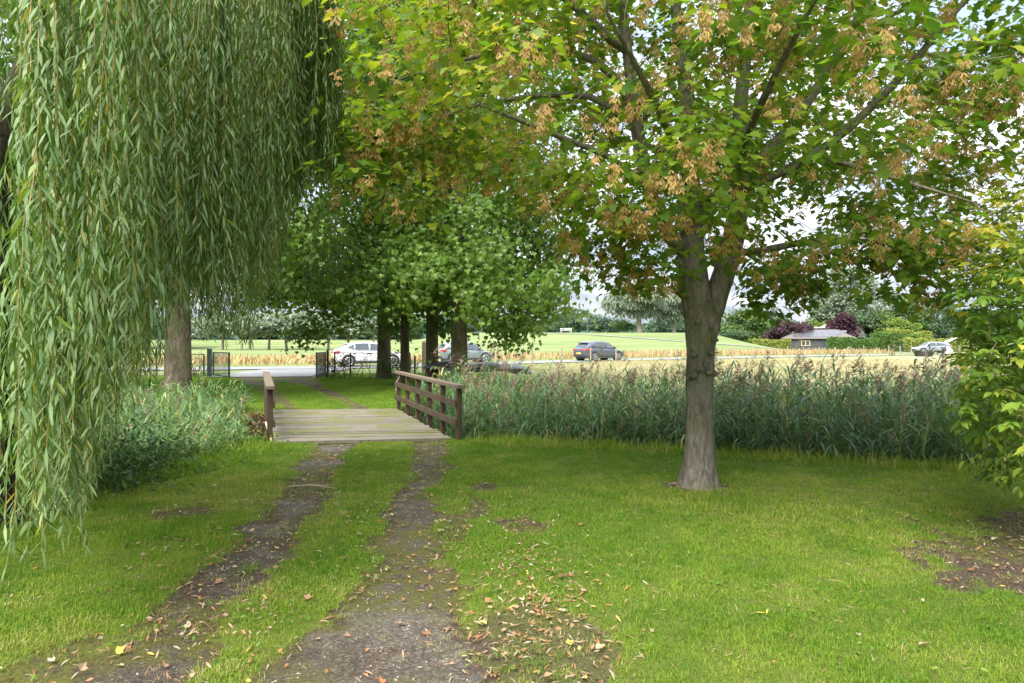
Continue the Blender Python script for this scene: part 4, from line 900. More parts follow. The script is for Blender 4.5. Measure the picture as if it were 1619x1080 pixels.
# ------------------------------------------------------------------ plane trees between bridge and road
def plane_tree(px, d, label, H=17, rad=4.2, ntg=300, per=76, r0=.30, crown_off=(0, 0), zlow=3.0, extra=(), lean=0, zc=None, mesh_from=None, rz=0, leafs=.165):
    x, y = pf(px, d); g = float(gheight(x, y)); b = np.array([x, y, g])
    e = empty('plane_tree', label, 'tree', (x, y, g), rz, 'plane trees between the bridge and the road')
    if mesh_from:
        for ch in mesh_from.children: c = ch.copy(); C.objects.link(c); c.parent = e
        e.scale = (r0/.30, r0/.30, R.uniform(.94, 1.05)); return e
    mains = [([b+[0, 0, -.15], b+[0, 0, .12], b+[lean*.1, 0, .7], b+[lean*.4, 0, 3], b+[lean, 0, 6], b+[lean, .1, 9], b+[lean*1.1, 0, 12], b+[lean*1.1, 0, H-1]], [r0*1.45, r0*1.12, r0, r0*.88, r0*.7, r0*.5, r0*.3, .04], None)]
    tg = []; cc_ = b+[crown_off[0], crown_off[1], (H+zlow)/2]
    while len(tg) < ntg:
        p = rdir(1)[0]*R.uniform(.55, 1.0)**.6; p = cc_+p*np.array([rad, rad, (H-zlow)/2])
        if R.random() < .22: p[2] = g+zlow+R.random()*2.2
        tg.append(p)
    for p, n in extra:
        for k in range(n): tg.append(np.array(p)+R.normal(size=3)*[.45, .5, .28])
    A, par, fixed, tips = grow(mains, tg, step=.45, zpen=.7, jit=.05, back=.35)
    r = radii(A, par, fixed, tip=.008, ex=2.4)
    v, f = tubes(A, par, r, twigsides=3)
    link('trunk', mk('trunk', v-b, f, M['bark_plane'], smooth=True), e)
    n = len(tips)*per; c = np.repeat(A[tips], per, 0); o = R.normal(size=(n, 3))*np.array([.38, .38, .30]); out = norm(c-(cc_-[0, 0, 2]))
    fw = norm(out*.3+norm(o)*.45+[0, 0, -.6]+R.normal(size=(n, 3))*.3); up = norm(out*.9+[0, 0, .6]+R.normal(size=(n, 3))*.35)
    tb = np.repeat(R.normal(.42, .14, len(tips)), per)
    v, f, t = leaves(PLANE, c+o-b, fw, up, R.uniform(.75, 1.15, n)*leafs, np.clip(tb+R.normal(size=n)*.16, 0, 1))
    tag(link('crown', mk('crown', v, f, M['plane_leaf'], tint=t), e), kind='stuff')
    return e
t1 = plane_tree(726, 23.2, 'plane tree with the thickest trunk, rightmost of the row, beside the tarpaulin', r0=.29, rad=4.0, ntg=330, crown_off=(.1, 0), zlow=2.9,
    extra=[(P(820, 500, 23), 8), (P(815, 530, 22.5), 6), (P(870, 430, 23), 8), (P(875, 490, 23.5), 5), (P(760, 470, 21.5), 6), (P(700, 430, 21), 6), (P(660, 400, 21.5), 6), (P(890, 380, 23), 6)])
t2 = plane_tree(683, 25.5, 'tall dark-trunked plane tree just left of the thickest one', r0=.24, rad=3.7, ntg=230, crown_off=(-.6, -.3), zlow=3.1, extra=[(P(650, 460, 23.5), 5), (P(700, 520, 25.5), 4)])
t3 = plane_tree(607, 29.5, 'leftmost plane tree trunk of the row, in front of the white car', r0=.30, rad=5.2, ntg=380, crown_off=(-1.5, -.5), zlow=3.1,
    extra=[(P(520, 470, 28), 8), (P(470, 430, 28), 8), (P(500, 520, 28.5), 5), (P(560, 500, 28.5), 5), (P(440, 450, 28), 7), (P(430, 380, 28), 8), (P(480, 370, 27.5), 6)])
plane_tree(640, 26.6, 'slim mossy plane tree, second from the left in the row', r0=.225, mesh_from=t2, rz=2.2)
t5 = plane_tree(281, 18.3, 'stout plane tree with flaking bark behind the hanging willow', r0=.34, rad=4.6, ntg=300, crown_off=(-.4, .8), zlow=3.9, H=14.5, extra=[(P(250, 430, 18), 5), (P(400, 430, 19), 5)])
plane_tree(60, 21, 'plane tree at the far left, almost hidden by the willow curtain', r0=.30, mesh_from=t3, rz=1.0)

# ------------------------------------------------------------------ weeping willow
wb = np.array([-4.75, 5.9, 0.0]); wt = empty('weeping_willow', 'weeping willow trailing a long leafy curtain at the left', 'tree', tuple(wb))
BX = [-400, -100, 0, 60, 110, 135, 165, 200, 230, 262, 300, 345, 400, 425, 455, 490, 540]
BY = [890, 890, 900, 890, 870, 790, 700, 650, 610, 515, 500, 560, 545, 465, 350, 310, 290]
st = []
uc = 0; dc_ = .5; bc = 0
for i in range(680):
    if i % 6 == 0: uc = R.uniform(400, 530) if i % 24 == 0 else R.uniform(-190, 528) if i % 4 else R.uniform(60, 430); dc_ = R.random()**1.25; bc = abs(R.normal())*26
    u = min(uc+R.normal()*10, 534)
    dmin = np.interp(u, [-190, 0, 150, 250, 400, 540], [2.7, 2.75, 3.0, 3.6, 5.0, 6.2]); dmax = np.interp(u, [-190, 0, 150, 300, 540], [7.5, 7.5, 7.5, 8.2, 7.8])
    d = dmin+(dmax-dmin)*np.clip(dc_+R.normal()*.03, 0, 1)
    bot = np.interp(u, BX, BY)-bc-abs(R.normal())*np.interp(u, [0, 200, 540], [45, 45, 30])
    if i % 9 == 0: bot -= R.uniform(60, 200)
    
    zb = max(1.6-(bot-540)/F*d, .12+.2*R.random()); x_ = (u-809.5)/F*d
    zt_ = max(1.6+.5*d+R.uniform(.15, .9), zb+1.2)
    if x_ > .2: continue
    st.append((x_, d, zt_, zb))
for i in range(90):                                                  # the side of the tree that lies outside the picture
    a = R.uniform(pi*.45, pi*1.6); rr_ = R.uniform(1.2, 3.4); zt_ = R.uniform(3.6, 5.4); x_ = wb[0]+cos(a)*rr_-1.2; y_ = wb[1]+sin(a)*rr_
    if x_ > (-190-809.5)/F*max(y_, .1): continue
    st.append((x_, y_, zt_, R.uniform(.3, 1.5)))
st = np.array(st)
wmains = [([wb+[0, 0, -.2], wb+[0, 0, .1], wb+[.02, 0, 1.2], wb+[.1, .05, 2.6]], [.5, .40, .33, .33], None),
          ([wb+[.1, .05, 2.5], wb+[.9, -.3, 4.0], wb+[1.9, -.3, 5.2], wb+[3.0, .1, 5.9]], [.2, .16, .11, .05], 0), ([wb+[.1, .05, 2.4], wb+[.2, -1.1, 3.9], wb+[.9, -2.0, 4.6]], [.18, .14, .05], 0),
          ([wb+[.1, .05, 2.6], wb+[.3, .6, 4.3], wb+[1.2, 1.0, 5.8]], [.2, .15, .05], 0), ([wb+[.05, 0, 2.3], wb+[-1.2, .2, 3.9], wb+[-2.2, .2, 5.0]], [.2, .14, .05], 0),
          ([wb+[.1, .05, 2.5], wb+[0, 0, 4.5], wb+[.2, 0, 6.3]], [.2, .15, .05], 0)]
A, par, fixed, tips = grow(wmains, [s[:3] for s in st], step=.4, zpen=.1, jit=.04, back=.5)
r = radii(A, par, fixed, tip=.005, ex=2.4)
v, f = tubes(A, par, r); link('trunk', mk('trunk', v-wb, f, M['bark_willow'], smooth=True), wt)
def strand(L, seed):
    g = np.random.default_rng(seed); n = int(L/.023); s = (np.arange(n)+.5)/n*L
    ph = g.uniform(0, 6.28, 2); cx_ = lambda z: .05*np.sin(z*1.3+ph[0])+.012*np.sin(z*5+ph[1]); cy_ = lambda z: .05*np.cos(z*1.1+ph[1])
    keep = g.random(n) < .93; s = s[keep]; n = len(s); a = np.cumsum(g.uniform(1.6, 3.2, n))
    pos = np.stack([cx_(s), cy_(s), -s], -1); spread = g.uniform(.25, 1.25, n)
    fw = norm(np.stack([np.cos(a)*spread, np.sin(a)*spread, -np.ones(n)], -1)+g.normal(size=(n, 3))*.08)
    up = norm(np.stack([np.cos(a), np.sin(a), np.full(n, .5)], -1)+g.normal(size=(n, 3))*.4)
    lo = g.uniform(.07, .13, n)*np.where(s > L-.35, .8, 1)
    parts = [leaves(WIL, pos, fw, up, lo, np.clip(g.normal(.45, .30, n)+.08*np.sin(s*3+ph[0]), 0, 1))]
    # side shoots
    for k in range(int(L*1.9)):
        z = g.uniform(.3, L*.85); aa = g.uniform(0, 6.28); ll = g.uniform(.2, .5); m_ = int(ll/.022); t = (np.arange(m_)+.5)/m_*ll
        q = np.stack([cx_(z)+np.cos(aa)*(.16*np.sqrt(t)), cy_(z)+np.sin(aa)*(.16*np.sqrt(t)), -z-t], -1); b_ = np.cumsum(g.uniform(1.6, 3.2, m_))
        parts.append(leaves(WIL, q, norm(np.stack([np.cos(b_)*.5, np.sin(b_)*.5, -np.ones(m_)], -1)), norm(np.stack([np.cos(b_), np.sin(b_), np.full(m_, .5)], -1)+g.normal(size=(m_, 3))*.4), g.uniform(.06, .11, m_), np.clip(g.normal(.45, .22, m_), 0, 1)))
    v, f, t = join(parts); t = np.asarray(t)
    k = max(4, int(L/.25)); zz = np.linspace(0, L, k); rr_ = np.linspace(.0035, .0014, k); ang = np.arange(3)*2.1
    sv = np.stack([cx_(zz)[:, None]+np.cos(ang)*rr_[:, None], cy_(zz)[:, None]+np.sin(ang)*rr_[:, None], np.repeat(-zz[:, None], 3, 1)], -1).reshape(-1, 3)
    ii = np.arange(k*3).reshape(k, 3); a_, b_, c_, d_ = ii[:-1], np.roll(ii, -1, 1)[:-1], np.roll(ii, -1, 1)[1:], ii[1:]
    sf = np.concatenate([np.stack([a_, b_, c_], -1).reshape(-1, 3), np.stack([a_, c_, d_], -1).reshape(-1, 3)])
    return v, f, t, sv, sf
def strand_mesh(name, v, f, t, sv, sf):
    me = mk(name, np.vstack([v, sv]), np.vstack([f, sf+len(v)]), [M['willow_leaf'], M['willow_stem']], tint=np.concatenate([t, np.zeros(len(sv))]))
    mi = np.zeros(len(f)+len(sf), dtype=np.int32); mi[len(f):] = 1; me.polygons.foreach_set('material_index', mi); return me
cls = [1.2, 1.8, 2.5, 3.3, 4.2, 5.2]; SV = {L: [strand(L, 100*i+j) for j in range(4)] for i, L in enumerate(cls)}
SM = {L: [strand_mesh('hanging_shoot', *s) for s in SV[L]] for L in cls}
Ls = st[:, 2]-st[:, 3]; order = np.argsort(np.where(st[:, 0]/st[:, 1] > -.80, np.hypot(st[:, 0], st[:, 1])/Ls, 1e6))
rv = []; rs_ = []
for j, i in enumerate(order):
    L = min(cls, key=lambda c: abs(c-Ls[i])); k = int(R.integers(4)); a = R.uniform(0, 6.28); s = float(np.clip(Ls[i]/L, .75, 1.25)); top = A[tips[0]]*0+st[i, :3]-wb
    if j < 300:
        o = link('hanging_shoot', SM[L][k], wt, tuple(top)); o.rotation_euler = (R.normal()*.02, R.normal()*.02, a); o.scale = (1, 1, s)
    else:
        v, f, t, sv, sf = SV[L][k]; Rm = np.array([[cos(a), -sin(a), 0], [sin(a), cos(a), 0], [0, 0, 1]]).T@np.diag([1, 1, s])
        rv.append((v@Rm+top, f, t)); rs_.append((sv@Rm+top, sf, np.zeros(len(sv))))
v, f, t = join(rv); v2, f2, _ = join(rs_)
tag(link('hanging_shoots', strand_mesh('hanging_shoots', v, f, t, v2, f2), wt), kind='stuff')

# ------------------------------------------------------------------ shrub at the right edge
sb = np.array([5.15, 6.0, 0.0]); sh = empty('leafy_shrub', 'large shrub with yellow-green leaflets at the right edge over bare soil', 'shrub', tuple(sb))
mains = [([sb+[0, 0, -.1], sb+[-.3, -.1, .8], sb+[-.6, -.2, 1.7], sb+[-.8, -.2, 2.5]], [.05, .04, .025, .01], None),
         ([sb+[.1, 0, -.1], sb+[.1, .2, .9], sb+[-.1, .3, 1.8], sb+[0, .4, 2.7]], [.05, .04, .025, .01], None),
         ([sb+[0, -.1, -.1], sb+[-.2, -.7, .6], sb+[-.7, -1.3, 1.2], sb+[-1.3, -2.0, 1.5]], [.04, .03, .02, .008], None),
         ([sb+[.1, 0, -.1], sb+[.5, .0, .9], sb+[.8, -.2, 1.8]], [.04, .03, .01], None), ([sb+[.1, -.1, -.1], sb+[0, -.9, .9], sb+[-.1, -1.5, 1.7], sb+[-.2, -1.9, 2.3]], [.04, .03, .02, .01], None)]
tg = []
while len(tg) < 560:
    p = np.array([4.85, 5.7, 1.55])+rdir(1)[0]*R.random()**.35*np.array([1.6, 1.7, 1.5]); px_, py_ = pxy(p)
    lim = np.interp(py_, [330, 360, 450, 520, 600, 650, 720, 780], [1560, 1530, 1512, 1520, 1535, 1520, 1545, 1600])
    if px_ < lim+8 or py_ > 765 or p[1] < 4.2: continue
    if px_ > 1660 and R.random() < .8: continue
    tg.append(p)
near_t = [P(1618, 640, 3.3), P(1622, 700, 3.4)]
tg += near_t
A, par, fixed, tips = grow(mains, tg, step=.16, zpen=.3, jit=.015, back=.3)
r = radii(A, par, fixed, tip=.0028, ex=2.3); v, f = tubes(A, par, r); link('stem', mk('stem', v-sb, f, M['twig'], smooth=True), sh)
lp = []; lf = []; lu = []; ls = []; lt = []
for t in tips:
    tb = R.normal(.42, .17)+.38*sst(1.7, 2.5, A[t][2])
    for q in range(R.integers(3, 6)):
        ax = norm(R.normal(size=3)*np.array([1, 1, .45])+norm(A[t]-sb-[0, 0, 1.3])*.5+[0, 0, -.1]); side = norm(np.cross(ax, [0, 0, 1])); L = R.uniform(.10, .2); c = A[t]
        for k_, (s_, side_) in enumerate([(.35, 1), (.35, -1), (.7, 1), (.7, -1), (1., 0)]):
            dr = norm(ax*(.6 if side_ else 1)+side*side_*.8+[0, 0, -.3]+R.normal(size=3)*.12)
            lp.append(c+ax*L*s_); lf.append(dr); lu.append(norm(np.array([0, 0, 1.])+R.normal(size=3)*.3)); ls.append(R.uniform(.06, .10)*(1.1 if side_ == 0 else .95)); lt.append(np.clip(tb+R.normal()*.12, 0, 1))
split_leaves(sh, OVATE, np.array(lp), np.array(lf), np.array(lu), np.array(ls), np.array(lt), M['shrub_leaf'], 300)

# ------------------------------------------------------------------ reeds
def blades(bp_, az_, el, L, w, droop, tint, seg=4):
    """long arching strips; vectorised"""
    n = len(bp_); t = np.linspace(0, 1, seg+1)[None, :, None]
    h = np.stack([np.cos(az_), np.sin(az_), np.zeros(n)], -1)[:, None]; up = np.array([0, 0, 1.])[None, None]
    ce = np.cos(el)[:, None, None]; se = np.sin(el)[:, None, None]; L_ = L[:, None, None]; dr = droop[:, None, None]
    c = bp_[:, None]+h*L_*(ce*t+.25*dr*t*t)+up*L_*(se*t-dr*t*t)
    sd = np.cross(h, up)*w[:, None, None]*np.sin(np.clip(t*.9+.12, 0, 1)*pi)**.7
    V = np.stack([c-sd, c+sd], 2).reshape(-1, 3); k = 2*(seg+1); b = (np.arange(n)*k)[:, None, None]
    s = np.arange(seg)*2; f = np.stack([np.stack([s, s+1, s+2], -1), np.stack([s+1, s+3, s+2], -1)], 1).reshape(-1, 3)
    return V, (f[None]+b).reshape(-1, 3), np.repeat(tint, k)
def reed_bed(label, pts, tops, nleaf, plume_p, name='reeds', tb=.35, lean=0):
    n = len(pts); g = gheight(pts[:, 0], pts[:, 1]); Hh = tops-g; parts = []; la = R.uniform(0, 6.28, n); lm = np.abs(R.normal(size=n))*.10
    lx = np.cos(la)*lm+lean*.07; ly = np.sin(la)*lm; cu = lambda s: np.stack([pts[:, 0]+lx*s*s*Hh, pts[:, 1]+ly*s*s*Hh, g+Hh*s], -1)
    tn = np.clip(R.normal(tb, .2, n), 0, 1); tn = np.where(R.random(n) < .05, 1.0, tn)
    parts.append(blades(np.stack([pts[:, 0], pts[:, 1], g], -1), np.arctan2(ly, lx), np.full(n, 1.5), Hh*1.0, np.full(n, .006), -np.zeros(n), np.clip(tn+.3, 0, 1), 2))
    for k in range(nleaf):
        s = .12+.86*(k+R.random(n)*.8)/nleaf; b = np.stack([pts[:, 0]+lx*s*s*Hh, pts[:, 1]+ly*s*s*Hh, g+Hh*s], -1)
        L = R.uniform(.35, .68, n)*(1.08-.35*s); parts.append(blades(b, R.uniform(0, 6.28, n)*1.0, R.uniform(.7, 1.25, n), L, R.uniform(.010, .017, n), R.uniform(.25, 1.15, n), np.clip(tn+R.normal(size=n)*.12-.0, 0, 1), 3))
    v, f, t = join(parts)
    bed = tag(link(name, mk(name, v, f, M['reed_leaf'], tint=t)), label, 'reeds', kind='stuff')
    m_ = np.where(R.random(n) < plume_p)[0]
    if len(m_):
        top = np.stack([pts[:, 0]+lx*Hh, pts[:, 1]+ly*Hh, tops], -1)[m_]; q = 34; c = np.repeat(top, q, 0); n2 = len(c); s = R.random(n2); az_ = np.repeat(R.uniform(-.6, 1.2, len(m_)), q)
        pos = c+np.stack([np.cos(az_)*s*.07, np.sin(az_)*s*.07, s*.20-.03], -1)+R.normal(size=(n2, 3))*.014; 
        fw = norm(np.stack([np.cos(az_)*.6, np.sin(az_)*.6, np.full(n2, .35)], -1)+R.normal(size=(n2, 3))*.45)
        v, f, t = leaves((np.array([[0,0,0],[.09,.6,0],[0,1,0],[-.09,.5,.02]]), np.array([[0,1,2],[0,2,3]])), pos, fw, rdir(n2), R.uniform(.05, .10, n2), np.repeat(R.random(len(m_)), q))
        tag(link('reed_plumes', mk('reed_plumes', v, f, M['plume'], tint=t)), label.replace('reeds', 'plumes of the reeds'), 'reed plumes', kind='stuff')
    return bed
pts = R.uniform([-2.7, 4.5], [15, 16.2], (52000, 2)); sd_ = poly_sd(pts[:, 0], pts[:, 1], DITCH); ok = (sd_ > .12) & (pts[:, 0] > -.78-(pts[:, 1]-11.1)*.36+.16)
pts = pts[ok]; sd_ = sd_[ok]; dens = np.clip(1.25-.16*sd_, .35, 1)*(pts[:, 0] < 8.5)+.25*(pts[:, 0] >= 8.5); k_ = R.random(len(pts)) < dens*.26; pts = pts[k_]; sd_ = sd_[k_]
tops = np.interp(pts[:, 0], [-1, 1.5, 3, 6, 12], [.62, .68, .76, .84, .9])+R.normal(size=len(pts))*.22-.5*sst(.9, .1, sd_)+.35*(R.random(len(pts)) < .02)+.6*(fbm(pts[:, 0]*.9, pts[:, 1]*.9, 3)-.5)
reed_bed('tall grey-green reeds with purple-brown heads filling the ditch right of the bridge', pts, tops, 10, .17, lean=1)
print('reed stalks', len(pts))
pts = R.uniform([-14, 7], [-3.9, 17], (15000, 2)); sd_ = poly_sd(pts[:, 0], pts[:, 1], DITCH); w_ = pts[:, 0] < -3.95-(pts[:, 1]-10.8)*.37-.35
pts = pts[(sd_ > .15) & w_ & (fbm(pts[:, 0]*.6+9, pts[:, 1]*.6, 3) > .36)]; pts = pts[R.random(len(pts)) < .30]
px_, py_ = pxy(np.column_stack([pts, np.full(len(pts), .5)])); pts = pts[(px_ < 385-(pts[:, 1] > 11)*0)]
dd_ = pts[:, 1]; reed_bed('bright green reeds on the water side left of the bridge', pts, .25+R.normal(size=len(pts))*.13+.30*sst(-4.5, -7.5, pts[:, 0]), 8, .02, name='reeds', tb=.5)

# brambles, weeds, dead leaves on the left bank
def leaf_mass(name, label, cat, T, mat, centres, n, spread, size, up=(0, 0, 1), tb=.4, stems=True):
    c = np.array(centres)[R.integers(len(centres), size=n)]; o = R.normal(size=(n, 3))*spread; p = c+o; p[:, 2] = np.maximum(p[:, 2], gheight(p[:, 0], p[:, 1])+.02)
    v, f, t = leaves(T, p, norm(o+R.normal(size=(n, 3))*.4+[0, 0, -.1]), norm(np.array(up)+R.normal(size=(n, 3))*.45), R.uniform(size[0], size[1], n), np.clip(R.normal(tb, .22, n), 0, 1))
    return tag(link(name, mk(name, v, f, mat, tint=t)), label, cat, kind='stuff')
ctr = [(-4.25-.25*R.random()-.25*i*.1, 7.2+.18*i, -.05+.35*R.random()) for i in range(9)]+[(-5.0-.1*i, 7.4+.1*i, .2) for i in range(8)]
leaf_mass('brambles', 'dark low brambles on the bank under the willow', 'brambles', OVATE, M['bramble_leaf'], ctr, 5200, [.28, .22, .17], (.05, .09))
ctr = [(-4.15-.3*R.random(), 8.6+.3*i, -.12+.1*R.random()) for i in range(8)]
leaf_mass('bank_weeds', 'bright low weeds along the bank left of the bridge', 'weeds', OVATE, M['weed_leaf'], ctr, 3200, [.3, .25, .13], (.035, .08))
ctr = [(-4.75-.35*R.random()-.33*(i*.5), 11.3+.5*i, -.42) for i in range(7)]
leaf_mass('fern_patch', 'mixed low greenery beside the left bridge railing', 'weeds', OVATE, M['bramble_leaf'], ctr, 2600, [.35, .3, .16], (.04, .09))
leaf_mass('dead_leaves', 'brown withered plants and leaves beside the left bridge railing', 'dead leaves', OVATE, M['brown_leaf'], [(-4.35, 11.1, -.25), (-4.6, 11.7, -.35), (-4.3, 10.7, -.22), (-5.6, 14.6, -.1), (-5.1, 13.4, -.3)], 1500, [.28, .3, .10], (.05, .1))
mb = MB(); a = P(420, 668, 11.2); b = P(432, 712, 10.6); mb.tube([a, (a+b)/2+[.01, 0, .01], b], .018, 6); tag(mb.build('pale_stick', M['stick']), 'pale stick leaning beside the left railing', 'stick')
mb = MB(); c = P(764, 700, 10.9); mb.box((c[0], c[1], -.02), (.34, .2, .06), rz=.1); tag(mb.build('wooden_board', M['plank'], bevel=.01), 'short weathered board on the bank right of the bridge', 'board')
mb = MB(); a = P(455, 773, 7.45); mb.tube([(a[0], a[1], .02), (a[0]+.25, a[1]+.03, .03), (a[0]+.55, a[1]-.08, .015)], [.006, .008, .004], 5); mb.tube([(a[0]+.2, a[1]+.03, .03), (a[0]+.5, a[1]+.06, .02)], [.005, .003], 5)
tag(mb.build('fallen_twig', M['stick']), 'thin orange-brown twig lying across the left wheel rut', 'twig')

# ------------------------------------------------------------------ background trees and hedges
def far_crown(seed, n, W_, H_, lumps=26, droop=False, leaf=.42, sparse=0):
    n = int(n*.8); leaf *= 1.08
    g = np.random.default_rng(seed); P_ = []; O_ = []
    d = g.normal(size=(lumps, 3)); d = d/np.linalg.norm(d, axis=1, keepdims=True)*g.uniform(.35, .8, (lumps, 1)); d[:, 2] = d[:, 2]*.5+.5; d[:, :2] *= (.55+.45*np.sin(np.clip(d[:, 2:3], 0, 1)*pi))
    rl = g.uniform(.16, .34, lumps); k = g.integers(lumps, size=n); o = g.normal(size=(n, 3)); o = o/np.linalg.norm(o, axis=1, keepdims=True); o[:, 2] = np.where(o[:, 2] < -.3, -o[:, 2]*.7, o[:, 2])
    rr_ = g.uniform(.75, 1.12, (n, 1)); p = d[k]+o*rl[k][:, None]*rr_*np.array([1, 1, .62]); p = p*np.array([W_, W_, H_])
    fw = norm(o+g.normal(size=(n, 3))*.5+([0, 0, -1.6] if droop else [0, 0, -.3])); up = norm(o+[0, 0, .5]+g.normal(size=(n, 3))*.4)
    t = np.clip(.45+.2*g.normal(size=n)+np.repeat(g.normal(size=lumps)[:, None]*.14, 1, 1)[k, 0], 0, 1)
    T = TUFT5 if not droop else (TUFT5[0]*np.array([.5, 1.3, 1]), TUFT5[1])
    return leaves(T, p, fw, up, g.uniform(.6, 1.3, n)*leaf, t)
CR = {}
def far_tree(label, px, d, w_, top_py, col, base_z=None, bottom=.12, lean=0, droop=False, trunk=True, name='broadleaf_tree', cat='tree', group=None, n=4200, rt=None):
    x, y = pf(px, d); g = float(gheight(x, y)); Hh = 1.6+(540-top_py)/F*d-g; Wm = w_*1.25/F*d/2
    e = empty(name, label, cat, (x, y, g), R.uniform(0, 6.28) if not lean else 0, group)
    key = (col, droop, int(R.integers(3)), round(math.log2(max(Wm, 1))))
    if key not in CR:
        lf_ = np.clip(.055*Hh, .16, .6)
        v, f, t = far_crown(hash(key[2:]) % 999+7*len(CR), n, 1, 1, droop=droop, leaf=1); 
        CR[key] = None
    seed = int(R.integers(1e6)); v, f, t = far_crown(seed, n, Wm*1.05, Hh*(1-bottom)*.88, droop=droop, leaf=float(np.clip(.045*Hh+.1, .16, .6)))
    v[:, 2] += Hh*bottom; v[:, 0] += lean*v[:, 2]
    if trunk:
        mb = MB(); r0 = rt or max(.12, .022*Hh); mb.tube([(0, 0, -.3), (0, 0, .2), (lean*Hh*.25, 0, Hh*.25), (lean*Hh*.5, 0, Hh*.5), (lean*Hh*.8, .2, Hh*.8)], [r0*1.3, r0*1.1, r0*.9, r0*.6, .05], 8)
        for k in range(6):
            a = R.uniform(0, 6.28); z = Hh*R.uniform(.22, .55); mb.tube([(lean*z, 0, z), (lean*z+cos(a)*Wm*.35, sin(a)*Wm*.35, z+Hh*.16), (lean*z+cos(a)*Wm*.6, sin(a)*Wm*.6, z+Hh*.28)], [r0*.4, r0*.25, .03], 5)
        mb.build('trunk', M['bark_far'], e, smooth=True)
    tag(link('crown', mk('crown', v, f, M[col], tint=t), e), kind='stuff')
    return e
G1 = 'dark trees in a row behind the dike'
for px, d, w, top, lb in [(868, 176, 58, 500, 'dark round tree at the left end of the row behind the dike'), (885, 182, 40, 488, 'pointed dark tree behind the dike, second of the row'), (916, 178, 58, 482, 'tallest blue-green round tree in the row behind the dike'),
                          (945, 172, 46, 494, 'low blue-green tree just right of the tallest one behind the dike'), (972, 170, 50, 497, 'low green tree left of the silver willow'), (1050, 180, 60, 494, 'dark tree behind the gap between the two silver willows'), (1085, 185, 60, 490, 'dark tree seen just left of the sycamore trunk')]:
    far_tree(lb, px, d, w, top, 'far_blue', group=G1, bottom=.0, trunk=False if px < 1000 else True, n=3600)
far_tree('leaning silver willow with a pale trunk on the dike crest', 1012, 134, 92, 428, 'far_silver', lean=-.10, droop=True, name='silver_willow', bottom=.13, n=9000, rt=.5)
far_tree('second silver willow nearer the sycamore trunk on the dike crest', 1066, 137, 80, 440, 'far_silver', lean=-.12, droop=True, name='silver_willow', bottom=.15, n=7000, rt=.35)
far_tree('small green bush at the foot of the silver willow', 985, 140, 40, 503, 'far_green', bottom=0, trunk=False, name='bush', cat='bush', n=2000)
G2 = 'silver willows left of the gateway'
for i, (px, w, top, ln, lb) in enumerate([(395, 62, 487, 0, 'silver willow right behind the willow curtain beyond the road'), (425, 60, 489, .04, 'silver willow leaning a little right, left of the dark plane twigs'), (453, 64, 486, -.12, 'silver willow above the left end of the bridge railing'),
                         (487, 62, 490, -.22, 'silver willow with a strongly slanting trunk'), (519, 62, 487, 0, 'silver willow with an upright pale trunk left of the white car'), (552, 60, 492, -.1, 'silver willow right above the rear of the white car'), (590, 60, 490, 0, 'silver willow behind the leftmost plane trunk'), (352, 64, 489, 0, 'silver willow glimpsed through the tips of the willow curtain')]):
    far_tree(lb, px, 130+i % 3*2, w*1.15, top, 'far_silver', lean=ln, name='silver_willow', group=G2, bottom=.24, n=4200, rt=.24)
G3 = 'dark wood edge behind the left silver willows'
for i, px in enumerate(range(-60, 680, 62)):
    far_tree(['deep green tree', 'blue-green tree', 'broad dull green tree'][i % 3]+' in the dark edge behind the silver willows', px, 172+R.uniform(-6, 6), 92, R.uniform(478, 492), ['far_dark', 'far_blue', 'far_green'][i % 3], group=G3, bottom=0, trunk=False, n=2600)
for i, px in enumerate((250, 205, 160, 300)):
    far_tree(['grey-blue tree seen left of the stout plane trunk', 'green tree glimpsed through the willow shoots', 'dull tree at the left behind the willow curtain', 'silver willow glimpsed just right of the stout plane trunk'][i], px, 140, 66, 492, ['far_blue', 'far_green', 'far_dark', 'far_silver'][i], n=2600, bottom=.1)
for i, px in enumerate((650, 705, 760, 800, 838)):
    far_tree(['dull green tree behind the slim plane trunk', 'dark tree behind the thickest plane trunk', 'dark tree behind the drooping plane twigs', 'blue-green tree right of the drooping plane twigs', 'small light green tree at the left end of the dike path'][i], px, 165, 64, (486, 488, 490, 492, 505)[i], ['far_green', 'far_dark', 'far_blue', 'far_blue', 'far_green'][i], n=2600, bottom=0, trunk=False)
far_tree('tall silver poplar above the purple-leaved tree', 1345, 165, 74, 394, 'far_silver', n=9000, bottom=.1, name='silver_poplar')
far_tree('tall silver poplar behind the farmhouse roof, left of the tallest', 1302, 172, 62, 425, 'far_silver', n=7000, bottom=.1, name='silver_poplar')
far_tree('pale green poplar right of the tallest poplar', 1398, 168, 64, 448, 'far_silver', n=5000, bottom=.05, name='silver_poplar')
far_tree('light green tree behind the yellow-green bush', 1440, 160, 76, 462, 'far_green', n=4200, bottom=0, trunk=False)
far_tree('blue-green tree between the right poplars and the sycamore twigs', 1482, 165, 70, 452, 'far_blue', n=4200, bottom=0)
far_tree('dark green spreading conifer behind the barn roof', 1363, 134, 74, 483, 'far_dark', n=6000, bottom=0, name='conifer')
far_tree('rounded yellow-green tree right of the dark conifer', 1416, 131, 62, 489, 'far_yellow', n=5000, bottom=0, trunk=False)
far_tree('green tree behind the hedge between conifer and yellow-green tree', 1392, 142, 44, 482, 'far_green', n=3000, bottom=0, trunk=False)
far_tree('purple-leaved round tree left of the barn', 1251, 128, 58, 501, 'far_purple', n=5000, bottom=0, name='copper_tree')
far_tree('purple-leaved tree rising behind the barn roof', 1331, 129, 38, 485, 'far_purple', n=4000, bottom=0, name='copper_tree')
far_tree('small yellow-green tree left of the dormer', 1291, 150, 36, 500, 'far_yellow', n=2600, bottom=0, trunk=False)
